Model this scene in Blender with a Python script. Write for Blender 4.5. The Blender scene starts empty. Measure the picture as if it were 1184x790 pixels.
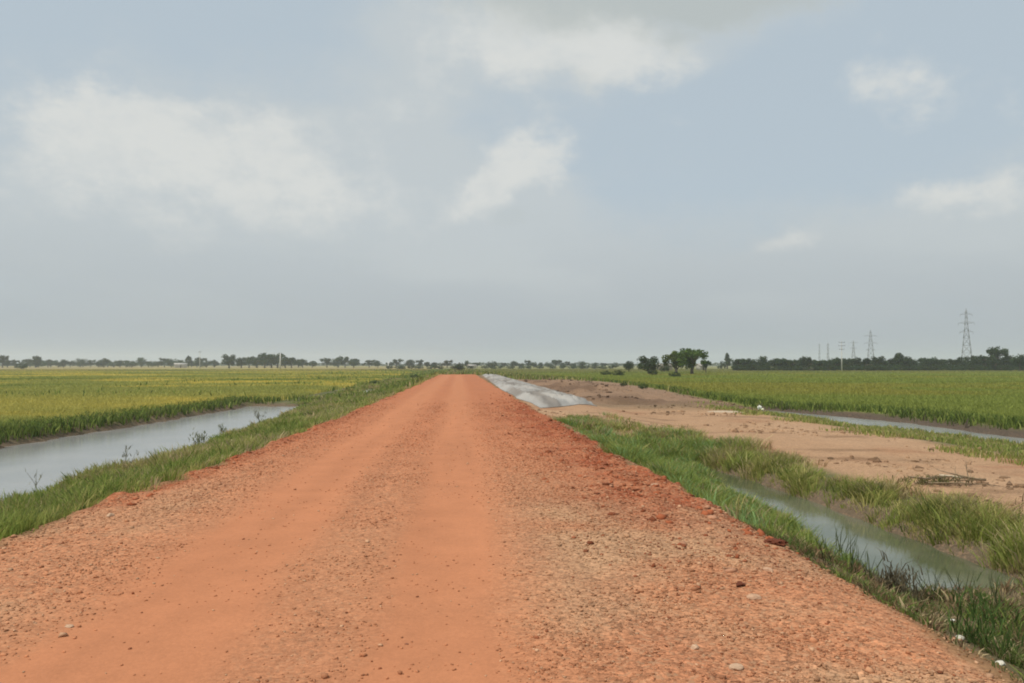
import bpy, bmesh, math, random
import numpy as np
from mathutils import Vector, Matrix

rng = np.random.default_rng(7)
random.seed(7)
S = bpy.context.scene
COL = S.collection
R = math.radians

# ------------------------------------------------------------------ camera
CAM = np.array([0.0, 0.0, 1.6])
YAW, PITCH, F = R(3.75), math.atan((421.5 - 395) / 930), 930.0

def ray(px, py):
    x, y, z = (px - 592) / F, 1.0, (395 - py) / F
    y, z = y * math.cos(PITCH) - z * math.sin(PITCH), y * math.sin(PITCH) + z * math.cos(PITCH)
    return np.array([x * math.cos(YAW) + y * math.sin(YAW), -x * math.sin(YAW) + y * math.cos(YAW), z])

def at_z(px, py, z):
    d = ray(px, py)
    return CAM + d * ((z - CAM[2]) / d[2])

def at_d(px, dist):
    d = ray(px, 421.5)
    d[2] = 0
    d /= np.linalg.norm(d)
    c = d[0] * math.sin(YAW) + d[1] * math.cos(YAW)
    return CAM[0] + d[0] * dist / c, CAM[1] + d[1] * dist / c

cam = bpy.data.cameras.new('camera')
cam.sensor_width = 36
cam.lens = 36 * F / 1184
cam.clip_start, cam.clip_end = 0.05, 12000
co = bpy.data.objects.new('camera', cam)
COL.objects.link(co)
co.location = CAM
co.rotation_euler = (R(90) + PITCH, 0, -YAW)
S.camera = co

# ------------------------------------------------------------------ noise
TAB = np.random.default_rng(3).random((256, 256))

def vnoise(x, y):
    xi, yi = np.floor(x).astype(int), np.floor(y).astype(int)
    fx, fy = x - xi, y - yi
    fx, fy = fx * fx * (3 - 2 * fx), fy * fy * (3 - 2 * fy)
    a, b = xi & 255, yi & 255
    a1, b1 = (xi + 1) & 255, (yi + 1) & 255
    return ((TAB[a, b] * (1 - fx) + TAB[a1, b] * fx) * (1 - fy) + (TAB[a, b1] * (1 - fx) + TAB[a1, b1] * fx) * fy)

def fbm(x, y, s, o=4, seed=0):
    x, y = x * s + 17.3 * seed + 3.1, y * s - 9.7 * seed + 5.7
    t, a, n = 0, 0.5, 0
    for k in range(o):
        t = t + a * vnoise(x, y)
        n += a
        x, y, a = x * 2.03 + 11.1, y * 2.03 + 7.7, a * 0.5
    return t / n

def sm(a, b, x):
    t = np.clip((x - a) / (b - a), 0, 1)
    return t * t * (3 - 2 * t)

def mix(a, b, t):
    return a + (b - a) * t

def cmix(c, col, t):
    return c + (np.array(col) - c) * t[..., None]

# ------------------------------------------------------------------ terrain
ZL, ZR, ZC = -1.30, -0.86, -1.12          # water levels: left canal, right ditch, right canal

def canals(X, Y):
    w = 0.55 * (fbm(X, Y, 0.5, 3, 5) - 0.5) + 0.5 * (fbm(X, Y, 1.7, 2, 6) - 0.5)
    far = np.interp(Y, [-60, 25, 54], [-17.6, -16.2, -14.4])
    near = np.interp(Y, [0, 18, 40, 56], [-9.0, -9.2, -9.4, -10.6])
    dl = np.minimum(np.minimum(X - far, near - X), (56.5 - Y) * 0.55) + w * 1.3
    dp = np.minimum(np.minimum(X + 10.6, -8.4 - X), np.minimum(Y - 82, 96 - Y) * .4) + w
    xn = np.interp(Y, [0, 8, 13, 17, 19], [4.8, 4.8, 5.0, 5.3, 5.6])
    xf = np.interp(Y, [8, 14, 17, 19], [6.4, 6.35, 6.15, 5.9])
    dd = np.minimum(np.minimum(X - xn, xf - X), np.minimum((Y - 8.3) * .8, (19 - Y) * .8)) + w * 0.4
    cn = 18.5 - 0.07 * (Y - 26)
    cf = np.interp(Y, [-40, 30, 38, 46, 48], [24, 20.7, 20.5, 18.3, 17.5])
    dc = np.minimum(np.minimum(X - cn, cf - X), (47 - Y) * 0.6) + w * 0.9
    return dl, dp, dd, dc

def edges(Y):
    z = Y * 0
    eL = np.interp(Y, [0, 6, 11, 15, 25, 60], [-4.35, -4.4, -4.3, -4.0, -3.75, -3.6]) \
        + 0.6 * (fbm(z, Y, 0.35, 3, 8) - 0.5) + 0.6 * (fbm(z, Y, 1.7, 4, 9) - 0.5)
    eR = np.interp(Y, [0, 4, 9, 13, 20, 40, 120], [2.85, 2.9, 3.22, 2.95, 2.8, 2.7, 2.6]) \
        + 0.45 * (fbm(z, Y, 0.6, 3, 10) - 0.5) + 0.5 * (fbm(z, Y, 2.1, 4, 11) - 0.5)
    return eL, eR

def paddy_edge_right(Y):
    return np.interp(Y, [0, 30, 40, 44, 50, 58, 75, 100, 160, 400], [25.0, 21.25, 20.8, 19.1, 16.2, 17.0, 19.0, 20.4, 17, 4])

def terrain(X, Y):
    """height, colour, gravel amount, zone masks for points of the plain"""
    eL, eR = edges(Y)
    dl, dp, dd, dc = canals(X, Y)
    endr = sm(128, 172, Y)
    # road body
    crown = -0.03 * ((X + 0.4) / 3.3) ** 2
    n05, n2, n8 = fbm(X, Y, 0.5, 4, 1), fbm(X, Y, 2.0, 4, 2), fbm(X, Y, 7.0, 4, 3)
    # left slope
    eb = np.interp(Y, [0, 6, 11, 15, 25, 60], [-4.35, -4.4, -4.3, -4.0, -3.75, -3.6])
    zl = np.interp(X - (eb + 3.75) * sm(-8, -5.5, X), [-400, -40, -17.5, -12, -9.5, -8, -6, -4.6, -3.75], [-1.0, -0.98, -0.95, -1.1, -1.27, -1.12, -.86, -.46, -0.08])
    za = np.interp(X, [2.6, 3.0, 3.6, 4.6, 7.4, 12, 14, 15.5, 17.4, 22, 60, 400], [-.04, -.1, -.40, -.66, -.55, -.64, -.74, -.92, -1.08, -.78, -.9, -1.0])
    zb = np.interp(X, [2.6, 3.5, 5.0, 6.4, 8.0, 13, 17, 22, 60, 400], [-.04, -.06, -.12, -.38, -.6, -.66, -.72, -.8, -.9, -1.0])
    zr = mix(za, zb, sm(20, 27, Y) * sm(17, 9, X) + sm(40, 52, Y) * sm(9, 17, X))
    zr = zr - 0.12 * sm(3.6, 4.6, X) * sm(7.4, 6.2, X) * sm(25, 20, Y)
    z = np.where(X < eb, zl, np.where(X > 2.6, zr, crown))
    z = np.where((X > eb) & (X < -3.0), mix(-0.08, crown, sm(eb, -3.0, X)), z)
    z = mix(z, np.minimum(z, -0.95), endr)
    # dirt heaps right of the sheeted bank
    heap = sm(6.2, 8.5, X) * sm(18, 13, X) * sm(38, 48, Y) * sm(120, 90, Y)
    z = z + heap * (0.38 * sm(.45, .75, fbm(X, Y, 0.3, 4, 21)) + 0.45 * (n05 - .4) + .28 * (fbm(X, Y, 1.1, 4, 22) - .5))
    # ridge of the sheeted bank
    rid = sm(2.3, 3.6, X) * sm(6.9, 4.8, X) * sm(29.5, 34, Y - 1.6 * sm(3.2, 6.4, X) * 2) * sm(124, 116, Y)
    z = z + rid * 0.12
    # canals
    def carve(z, d, w, slope, deep=0.5):
        zc = np.where(d > 0, w - np.minimum(d * 0.5, deep), w - d * slope)
        return np.minimum(z, zc)
    z = carve(z, dl, ZL, 0.75)
    z = carve(z, dp, ZL, 0.5)
    z = carve(z, dd, ZR, 0.8, 0.35)
    z = carve(z, dc, ZC, 0.36)
    # surface masks
    onroad = sm(-0.12, 0.12, X - eL) * sm(-0.12, 0.12, eR - X) * (1 - endr)
    tr1 = np.exp(-((X + 1.9 + 0.25 * (fbm(X * 0, Y, .15, 2, 31) - .5)) / (.62 + .25 * sm(12, 4, Y))) ** 2)
    tr2 = np.exp(-((X + 0.08 + 0.25 * (fbm(X * 0, Y, .12, 2, 32) - .5)) / 0.52) ** 2)
    track = np.clip((tr1 * .95 + tr2) * 1.25, 0, 1)
    farsm = sm(14, 40, Y)
    track = np.clip(track * (0.75 + .8 * fbm(X, Y * 0.35, 1.2, 4, 33)), 0, 1)
    gravel = onroad * (1 - track) * (1 - 0.55 * farsm)
    rough = onroad * (1 - track)
    z = z + onroad * (-0.022 * track + 0.012 * (n2 - .5) + rough * (0.013 * (n8 - .5) + 0.018 * sm(.55, .8, fbm(X, Y, 3.2, 4, 36))))
    edge_r = sm(.8, 2.7, X + .9 * (n05 - .5) + .5 * (n2 - .5)) * sm(5, 11, Y) * onroad
    edge_l = sm(-.75, -.1, eb - X + .35 * (n05 - .5)) * sm(7, 10, Y) * sm(60, 30, Y) * onroad
    z = z + .09 * (fbm(X, Y, 1.3, 5, 57) - .5) * sm(7.2, 8, X) * sm(16, 14, X) * sm(60, 40, Y)
    z = z + (edge_r + edge_l) * 0.17 * (fbm(X, Y, 3.0, 4, 37) - 0.42)
    off = 1 - onroad
    sandm = sm(7.0, 7.7, X + 1.2 * (n05 - .5)) * sm(46, 36, Y + 4 * (n05 - .5)) * sm(15.5, 13.2, X + 3.5 * (n05 - .5) + .8 * (n2 - .5))
    sandj = sm(21.5, 24.0, Y + (X - 3) * 0.7 + 2 * (n05 - .5)) * sm(44, 36, Y) * sm(2.3, 2.9, X) * sm(15.5, 13, X)
    hollow = sm(7.7, 6.7, X + .9 * (n05 - .5)) * sm(26.2, 23.2, Y + (X - 3) * 0.5 + 2 * (n05 - .5))
    sandj = sandj * (1 - hollow)
    sand = np.clip(np.maximum(sandm * (1 - hollow), sandj), 0, 1) * off
    dirt = sm(2.6, 3.0, X) * sm(35, 41, Y) * sm(130, 105, Y) * sm(.3, -.6, X - paddy_edge_right(Y) + 2.5 * (n05 - .5)) * off * (1 - sand)
    lz = sm(0.0, -1.2, dl + 0.4) * (X < -13)
    padL = lz * (X < -13)
    padR = sm(-0.3, .5, X - paddy_edge_right(Y)) * off
    wetd = np.maximum(np.maximum(dl, dp), np.maximum(dd, dc))
    mud = sm(-0.55, -0.12, wetd)
    mudc = sm(-1.2, -.4, dc) * (X > 18) * sm(60, 50, Y)
    # colours
    c = np.zeros(X.shape + (3,)) + np.array([.085, .095, .035])
    c = cmix(c, [.17, .125, .065], sm(.42, .72, n2) * .8)
    # paddies
    pl = np.zeros_like(c) + np.array([.238, .238, .066])
    pl = cmix(pl, [.15, .185, .045], sm(.46, .7, fbm(X, Y, .045, 4, 41)))
    pl = cmix(pl, [.42, .34, .08], sm(.45, .68, fbm(X * .5, Y, .11, 4, 42)) * .9)
    pl = cmix(pl, [.40, .33, .08], np.exp(-((Y - 50) / 14) ** 2) * .5)
    for b, w in ((132, 2.5), (214, 5), (330, 10)):
        pl = cmix(pl, [.11, .095, .04], np.exp(-((Y + 0.05 * X - b) / w) ** 2) * .75)
    pl = cmix(pl, [.22, .165, .08], sm(250, 420, Y) * (0.4 + .6 * sm(.4, .6, fbm(X, Y, .012, 3, 43))))
    c = c + (pl - c) * padL[..., None]
    pr = np.zeros_like(c) + np.array([.175, .20, .045])
    pr = cmix(pr, [.21, .20, .045], sm(.45, .7, fbm(X, Y, .05, 4, 44)))
    for b, w in ((95, 2), (150, 3), (230, 6)):
        pr = cmix(pr, [.06, .085, .025], np.exp(-((Y - 0.1 * X - b) / w) ** 2) * .6)
    pr = cmix(pr, [.17, .16, .06], sm(170, 330, Y) * .8)
    c = c + (pr - c) * padR[..., None]
    mid = sm(100, 160, Y) * (1 - padL) * (1 - padR) * off
    c = cmix(c, [.16, .15, .05], mid * .8)
    sc = np.zeros_like(c) + np.array([.425, .258, .146])
    sc = cmix(sc, [.33, .165, .085], sm(.5, .75, n05) * .7)
    sc = cmix(sc, [.30, .115, .055], sm(.66, .8, fbm(X, Y, .33, 4, 45)) * .8)
    sc = cmix(sc, [.46, .29, .17], sm(.5, .8, fbm(X, Y, .25, 4, 46)) * .7)
    sc = cmix(sc, [.22, .13, .07], sm(.58, .74, fbm(X * .6, Y * 1.6, .7, 5, 56)) * .65)
    c = c + (sc - c) * sand[..., None]
    dc_ = np.zeros_like(c) + np.array([.265, .168, .105])
    dc_ = cmix(dc_, [.15, .092, .058], sm(.45, .7, fbm(X, Y, .2, 4, 47)))
    c = c + (dc_ - c) * dirt[..., None]
    rc = np.zeros_like(c) + np.array([.455, .198, .098])
    rc = cmix(rc, [.46, .162, .073], sm(7, 20, Y) * .85)
    tan_ = sm(.36, .62, fbm(X, Y, .55, 4, 48)) * sm(13, 7, Y) * (.3 + .7 * np.maximum(sm(.3, 1.2, X), sm(-2.6, -3.4, X)))
    rc = cmix(rc, [.47, .275, .152], tan_ * .9)
    rc = cmix(rc, [.30, .072, .028], np.clip(edge_r * sm(45, 24, Y) * (.55 + .9 * sm(.35, .7, fbm(X, Y, 1.4, 4, 50))), 0, 1) * .9)
    rc = cmix(rc, [.36, .115, .05], np.clip(edge_l * (.3 + 1.3 * n05), 0, 1))
    rc = cmix(rc, [.52, .21, .10], track * .95)
    rc = rc * (1 + .22 * (fbm(X, Y * .06, 3.0, 4, 55) - .5) * sm(60, 20, Y))[..., None]
    rc = cmix(rc, [.36, .14, .07], sm(.62, .78, fbm(X, Y * .5, .8, 4, 49)) * .35 * (1 - track))
    c = c + (rc - c) * onroad[..., None]
    c = cmix(c, [.28, .13, .065], np.clip(sm(.75, .1, X - eR) * (X > 0) * sm(26, 20, Y) + sm(.55, .05, eL - X) * (X < 0), 0, 1) * (.35 + .75 * n2) * off)
    c = cmix(c, [.10, .075, .04], sm(.3, .8, X - eR) * sm(9.5, 8, Y) * sm(3.2, 3.8, X) * sm(9, 7, X) * off * (.5 + .5 * sm(.35, .6, n2)))
    ow = off * (1 - sand * .7)
    c = cmix(c, [.115, .085, .055], mud * ow)
    c = cmix(c, [.075, .058, .043], mudc)
    soil = np.clip(onroad + sand + dirt, 0, 1)
    c = c * (1 - .19 * soil)[..., None]
    spk = np.clip(gravel * 1.0 + sand * .35 + dirt * .45 + mud * .3 + .25 * off, 0, 1)
    return dict(z=z, c=np.clip(c, 0.01, 1), spk=spk, onroad=onroad, sand=sand, dirt=dirt, padL=padL, padR=padR,
                mud=mud, mudc=mudc, wet=wetd, track=track, off=off, edge_r=edge_r, edge_l=edge_l, dl=dl, dd=dd, dc=dc, hollow=hollow)

def zat(x, y):
    return float(terrain(np.array([float(x)]), np.array([float(y)]))['z'][0])

# ------------------------------------------------------------------ mesh helpers
def mesh_np(name, V, faces_flat, counts, mats, col=None, spk=None, smooth=False, cpoint=True):
    me = bpy.data.meshes.new(name)
    V = np.asarray(V, np.float32)
    nl, nf = len(faces_flat), len(counts)
    me.vertices.add(len(V))
    me.vertices.foreach_set('co', V.ravel())
    me.loops.add(nl)
    me.loops.foreach_set('vertex_index', np.asarray(faces_flat, np.int32))
    me.polygons.add(nf)
    counts = np.asarray(counts, np.int32)
    st = np.concatenate([[0], np.cumsum(counts)[:-1]]).astype(np.int32)
    me.polygons.foreach_set('loop_start', st)
    me.polygons.foreach_set('loop_total', counts)
    if smooth:
        me.polygons.foreach_set('use_smooth', np.ones(nf, bool))
    me.update(calc_edges=True)
    if col is not None:
        a = me.color_attributes.new('Col', 'FLOAT_COLOR', 'POINT')
        cc = np.ones((len(V), 4), np.float32)
        cc[:, :3] = col
        a.data.foreach_set('color', cc.ravel())
    if spk is not None:
        a = me.attributes.new('spk', 'FLOAT', 'POINT')
        a.data.foreach_set('value', np.asarray(spk, np.float32))
    for m in (mats if isinstance(mats, (list, tuple)) else [mats]):
        me.materials.append(m)
    return me

def link(name, me, parent=None, loc=None):
    o = bpy.data.objects.new(name, me)
    COL.objects.link(o)
    if parent is not None:
        o.parent = parent
    if loc is not None:
        o.location = loc
    return o

def tag(o, label, cat, group=None):
    o['label'] = label
    o['category'] = cat
    if group:
        o['group'] = group
    return o

def empty(name, loc=(0, 0, 0), rz=0):
    o = bpy.data.objects.new(name, None)
    COL.objects.link(o)
    o.location = loc
    o.rotation_euler.z = rz
    return o

def copy_tree(o):
    c = o.copy()
    COL.objects.link(c)
    for ch in list(o.children):
        k = ch.copy()
        COL.objects.link(k)
        k.parent = c
    return c

class MB:
    """collects tubes and blades with per-vertex colours"""
    def __init__(s):
        s.v, s.f, s.n, s.c, s.k = [], [], [], [], 0
    def add(s, V, faces, col):
        V = np.asarray(V, float)
        s.v.append(V)
        s.c.append(np.zeros((len(V), 3)) + np.asarray(col))
        for f in faces:
            s.f.extend([i + s.k for i in f])
            s.n.append(len(f))
        s.k += len(V)
    def tube(s, pts, rad, col, n=6):
        pts = [np.asarray(p, float) for p in pts]
        V, Fc = [], []
        for i, p in enumerate(pts):
            d = pts[min(i + 1, len(pts) - 1)] - pts[max(i - 1, 0)]
            d = d / (np.linalg.norm(d) + 1e-9)
            u = np.cross(d, [0, 0, 1] if abs(d[2]) < .9 else [1, 0, 0])
            u /= np.linalg.norm(u)
            w = np.cross(d, u)
            for k in range(n):
                a = 2 * math.pi * k / n
                V.append(p + (u * math.cos(a) + w * math.sin(a)) * rad[i])
        for i in range(len(pts) - 1):
            for k in range(n):
                Fc.append([i * n + k, i * n + (k + 1) % n, (i + 1) * n + (k + 1) % n, (i + 1) * n + k])
        Fc.append(list(range(n))[::-1])
        Fc.append([(len(pts) - 1) * n + k for k in range(n)])
        s.add(V, Fc, col)
    def box(s, c, d, col, rz=0):
        c, d = np.array(c, float), np.array(d, float) / 2
        V = []
        for i in (-1, 1):
            for j in (-1, 1):
                for k in (-1, 1):
                    x, y = i * d[0], j * d[1]
                    V.append(c + [x * math.cos(rz) - y * math.sin(rz), x * math.sin(rz) + y * math.cos(rz), k * d[2]])
        s.add(V, [[0, 1, 3, 2], [4, 6, 7, 5], [0, 4, 5, 1], [2, 3, 7, 6], [0, 2, 6, 4], [1, 5, 7, 3]], col)
    def mesh(s, name, mat, smooth=False):
        return mesh_np(name, np.concatenate(s.v), s.f, s.n, mat, np.concatenate(s.c), smooth=smooth)

# ------------------------------------------------------------------ materials
class NT:
    def __init__(s, tree):
        s.t = tree
    def n(s, kind, **kw):
        x = s.t.nodes.new(kind)
        for k, v in kw.items():
            setattr(x, k, v)
        return x
    def l(s, a, b):
        s.t.links.new(a, b)
    def put(s, sock, v):
        if hasattr(v, 'is_linked') or isinstance(v, bpy.types.NodeSocket):
            s.l(v, sock)
        else:
            sock.default_value = v
    def m(s, op, a, b=None, c=None, clamp=False):
        x = s.n('ShaderNodeMath', operation=op)
        x.use_clamp = clamp
        s.put(x.inputs[0], a)
        if b is not None:
            s.put(x.inputs[1], b)
        if c is not None:
            s.put(x.inputs[2], c)
        return x.outputs[0]
    def mixc(s, a, b, f, blend='MIX'):
        x = s.n('ShaderNodeMix', data_type='RGBA', blend_type=blend)
        s.put(x.inputs['Factor'], f)
        s.put(x.inputs[6], a)
        s.put(x.inputs[7], b)
        return x.outputs[2]
    def ramp(s, v, a, b, lo=0.0, hi=1.0):
        x = s.n('ShaderNodeMapRange', interpolation_type='SMOOTHSTEP')
        s.put(x.inputs['Value'], v)
        x.inputs['From Min'].default_value, x.inputs['From Max'].default_value = a, b
        x.inputs['To Min'].default_value, x.inputs['To Max'].default_value = lo, hi
        return x.outputs[0]

def material(name):
    m = bpy.data.materials.new(name)
    m.use_nodes = True
    t = NT(m.node_tree)
    b = m.node_tree.nodes['Principled BSDF']
    return m, t, b

def mat_soil():
    m, t, b = material('soil')
    col = t.n('ShaderNodeAttribute', attribute_name='Col').outputs['Color']
    spk = t.n('ShaderNodeAttribute', attribute_name='spk').outputs['Fac']
    pos = t.n('ShaderNodeTexCoord').outputs['Object']
    def noise(sc, d=4, r=.6):
        x = t.n('ShaderNodeTexNoise')
        x.inputs['Scale'].default_value, x.inputs['Detail'].default_value, x.inputs['Roughness'].default_value = sc, d, r
        t.l(pos, x.inputs['Vector'])
        return x.outputs['Fac']
    def voro(sc):
        x = t.n('ShaderNodeTexVoronoi')
        x.inputs['Randomness'].default_value = 1
        x.inputs['Scale'].default_value = sc
        t.l(wpos, x.inputs['Vector'])
        return x
    wz = t.n('ShaderNodeTexNoise'); wz.inputs['Scale'].default_value = 20; wz.inputs['Detail'].default_value = 3
    t.l(pos, wz.inputs['Vector'])
    wv = t.n('ShaderNodeVectorMath', operation='MULTIPLY_ADD'); wv.inputs[1].default_value = (.07, .07, .07)
    t.l(wz.outputs['Color'], wv.inputs[0]); t.l(pos, wv.inputs[2])
    wpos = wv.outputs[0]
    n1, n2, n3 = noise(15, 5), noise(45, 3), noise(2.2, 4)
    v1, v2 = voro(40), voro(95)
    s1 = t.n('ShaderNodeSeparateColor'); t.l(v1.outputs['Color'], s1.inputs[0])
    s2 = t.n('ShaderNodeSeparateColor'); t.l(v2.outputs['Color'], s2.inputs[0])
    k = t.m('ADD', t.m('MULTIPLY', t.m('SUBTRACT', s1.outputs[0], .5), .55), t.m('MULTIPLY', t.m('SUBTRACT', s2.outputs[0], .5), .6))
    k = t.m('ADD', k, t.m('MULTIPLY', t.m('SUBTRACT', n1, .5), 1.1))
    k = t.m('MULTIPLY', k, t.m('MULTIPLY_ADD', spk, 1.0, .10))
    k = t.m('ADD', k, t.m('MULTIPLY', t.m('SUBTRACT', n3, .5), .32))
    k = t.m('ADD', k, t.m('MULTIPLY', t.m('SUBTRACT', n2, .5), .22))
    k = t.m('MAXIMUM', t.m('ADD', k, 1.0), .25)
    cc = t.n('ShaderNodeVectorMath', operation='SCALE')
    t.l(col, cc.inputs[0]); t.l(k, cc.inputs['Scale'])
    # a share of the stones is paler and greyer than the laterite dust
    pale = t.m('MULTIPLY', t.ramp(s1.outputs[1], .72, .9), t.m('MULTIPLY', spk, .42))
    out = t.mixc(cc.outputs[0], (.43, .26, .15, 1), pale)
    t.l(out, b.inputs['Base Color'])
    b.inputs['Roughness'].default_value = .95
    b.inputs['Specular IOR Level'].default_value = .12
    h = t.m('ADD', t.m('MULTIPLY', t.m('SUBTRACT', 1.0, v1.outputs['Distance']), .7), t.m('ADD', n1, t.m('MULTIPLY', n2, .5)))
    bp = t.n('ShaderNodeBump')
    bp.inputs['Distance'].default_value = .02
    t.l(t.m('MULTIPLY_ADD', spk, .28, .12), bp.inputs['Strength'])
    t.l(h, bp.inputs['Height']); t.l(bp.outputs[0], b.inputs['Normal'])
    return m

def mat_col(name, rough=.8, spec=.2, trans=0.0, vary=0.0, bump=0.0):
    """vertex colour, optional per-object variation and light through thin leaves"""
    m, t, b = material(name)
    col = t.n('ShaderNodeAttribute', attribute_name='Col').outputs['Color']
    if vary:
        oi = t.n('ShaderNodeObjectInfo').outputs['Random']
        hs = t.n('ShaderNodeHueSaturation')
        t.l(t.m('MULTIPLY_ADD', oi, vary, 1 - vary / 2), hs.inputs['Value'])
        t.l(t.m('MULTIPLY_ADD', oi, .04, .48), hs.inputs['Hue'])
        t.l(col, hs.inputs['Color'])
        col = hs.outputs[0]
    t.l(col, b.inputs['Base Color'])
    b.inputs['Roughness'].default_value = rough
    b.inputs['Specular IOR Level'].default_value = spec
    if bump:
        x = t.n('ShaderNodeTexNoise'); x.inputs['Scale'].default_value = 3; x.inputs['Detail'].default_value = 6; x.inputs['Roughness'].default_value = .65
        t.l(t.n('ShaderNodeTexCoord').outputs['Object'], x.inputs['Vector'])
        bp = t.n('ShaderNodeBump'); bp.inputs['Strength'].default_value = bump; bp.inputs['Distance'].default_value = .15
        t.l(x.outputs['Fac'], bp.inputs['Height']); t.l(bp.outputs[0], b.inputs['Normal'])
    if trans:
        tr = t.n('ShaderNodeBsdfTranslucent')
        t.l(col, tr.inputs['Color'])
        mx = t.n('ShaderNodeMixShader')
        mx.inputs[0].default_value = trans
        t.l(b.outputs[0], mx.inputs[1]); t.l(tr.outputs[0], mx.inputs[2])
        t.l(mx.outputs[0], m.node_tree.nodes['Material Output'].inputs['Surface'])
    return m

def mat_noise(name, c1, c2, sc, rough=.8, bump=.3, dist=.02, spec=.2, detail=5):
    m, t, b = material(name)
    pos = t.n('ShaderNodeTexCoord').outputs['Object']
    x = t.n('ShaderNodeTexNoise')
    x.inputs['Scale'].default_value, x.inputs['Detail'].default_value = sc, detail
    t.l(pos, x.inputs['Vector'])
    t.l(t.mixc((*c1, 1), (*c2, 1), t.ramp(x.outputs['Fac'], .35, .65)), b.inputs['Base Color'])
    b.inputs['Roughness'].default_value = rough
    b.inputs['Specular IOR Level'].default_value = spec
    if bump:
        bp = t.n('ShaderNodeBump')
        bp.inputs['Strength'].default_value, bp.inputs['Distance'].default_value = bump, dist
        t.l(x.outputs['Fac'], bp.inputs['Height']); t.l(bp.outputs[0], b.inputs['Normal'])
    return m

def mat_water(name, c1, c2, rough=.07):
    m, t, b = material(name)
    pos = t.n('ShaderNodeTexCoord').outputs['Object']
    x = t.n('ShaderNodeTexNoise'); x.inputs['Scale'].default_value = .6; x.inputs['Detail'].default_value = 4
    t.l(pos, x.inputs['Vector'])
    t.l(t.mixc((*c1, 1), (*c2, 1), t.ramp(x.outputs['Fac'], .35, .65)), b.inputs['Base Color'])
    b.inputs['Roughness'].default_value = rough
    b.inputs['IOR'].default_value = 1.33
    y = t.n('ShaderNodeTexNoise'); y.inputs['Scale'].default_value = 5; y.inputs['Detail'].default_value = 3
    t.l(pos, y.inputs['Vector'])
    bp = t.n('ShaderNodeBump'); bp.inputs['Strength'].default_value = .06; bp.inputs['Distance'].default_value = .03
    t.l(y.outputs['Fac'], bp.inputs['Height']); t.l(bp.outputs[0], b.inputs['Normal'])
    return m

M_SOIL = mat_soil()
M_GRASS = mat_col('grass_blades', .7, .15, .45)
M_LEAF = mat_col('tree_leaves', .75, .12, .25, .35)
M_BARK = mat_noise('bark', (.09, .07, .055), (.16, .13, .10), 6, .9)
M_STONE = mat_col('stones', .9, .15)
M_STEEL = mat_noise('galvanised_steel', (.20, .21, .22), (.28, .29, .30), 3, .6, 0)
M_CONC = mat_noise('pole_concrete', (.48, .47, .44), (.62, .61, .58), 4, .85)
M_WATER_L = mat_water('canal_water', (.21, .215, .205), (.245, .245, .23), .16)
M_WATER_D = mat_water('ditch_water', (.075, .085, .045), (.12, .125, .08), .09)
M_WATER_C = mat_water('field_canal_water', (.20, .21, .19), (.25, .255, .23), .22)

# ------------------------------------------------------------------ the ground sheet
def axis(segs):
    out = [segs[0][0]]
    for a, b, h0, h1 in segs:
        x = a
        L = b - a
        n = max(2, int(round(L / ((h0 + h1) / 2))))
        if abs(h0 - h1) < 1e-9:
            out += list(np.linspace(a, b, n + 1)[1:])
        else:
            r = (h1 / h0) ** (1 / n)
            st = h0 * r ** np.arange(n)
            out += list(a + np.cumsum(st) * L / st.sum())
    return np.array(out)

gx = axis([(-3200, -60, 180, 3), (-60, -18, 3, .35), (-18, -4.6, .35, .12), (-4.6, 8, .06, .065), (8, 24, .12, .25), (24, 60, .3, 3), (60, 3200, 3, 180)])
gy = axis([(-400, -20, 60, 3), (-20, 1.5, 2, .08), (1.5, 9, .05, .06), (9, 30, .06, .22), (30, 130, .22, 1.4), (130, 400, 1.5, 10), (400, 3600, 10, 220)])
GX, GY = np.meshgrid(gx, gy)
T = terrain(GX, GY)
nx, ny = len(gx), len(gy)
V = np.stack([GX, GY, T['z']], -1).reshape(-1, 3)
Cc = T['c'].reshape(-1, 3)
Sp = T['spk'].reshape(-1)
ii = (np.arange(ny - 1)[:, None] * nx + np.arange(nx - 1)[None, :])
Q = np.stack([ii, ii + 1, ii + 1 + nx, ii + nx], -1).reshape(-1, 4)
def qm(a):
    return ((a[:-1, :-1] + a[1:, :-1] + a[:-1, 1:] + a[1:, 1:]) / 4).reshape(-1)
cls = np.zeros(len(Q), int)
cls[qm(T['sand']) > .5] = 2
cls[qm(T['onroad']) > .5] = 1
# paddies as their own sheets, divided from the ground along the crop's edge
cls[(qm(T['padL']) > .5) & (cls == 0)] = 3
cls[(qm(T['padR']) > .5) & (cls == 0)] = 4
for k, nm in ((0, 'ground'), (1, 'road'), (2, 'path'), (3, 'field'), (4, 'field')):
    q = Q[cls == k]
    u, inv = np.unique(q.ravel(), return_inverse=True)
    o = link(nm, mesh_np(nm, V[u], inv, np.full(len(q), 4), M_SOIL, Cc[u], Sp[u], smooth=True))
    o['kind'] = 'structure'

# ------------------------------------------------------------------ water
def water(name, mat, z, x0, x1, y0, y1, key, step=.5, thr=-.5):
    xs, ys = np.arange(x0, x1 + .01, step), np.arange(y0, y1 + .01, step)
    X, Y = np.meshgrid(xs, ys)
    d = canals(X, Y)[key]
    Vw = np.stack([X, Y, np.full_like(X, z)], -1).reshape(-1, 3)
    n = len(xs)
    i = (np.arange(len(ys) - 1)[:, None] * n + np.arange(n - 1)[None, :])
    q = np.stack([i, i + 1, i + 1 + n, i + n], -1).reshape(-1, 4)
    keep = d.ravel()[q].max(1) > thr
    q = q[keep]
    u, inv = np.unique(q.ravel(), return_inverse=True)
    o = link(name, mesh_np(name, Vw[u], inv, np.full(len(q), 4), mat))
    o['kind'] = 'structure'
    return o
water('canal_water', M_WATER_L, ZL, -19, -7, -30, 60, 0)
water('pond_water', M_WATER_L, ZL, -12, -7, 80, 98, 1)
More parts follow.
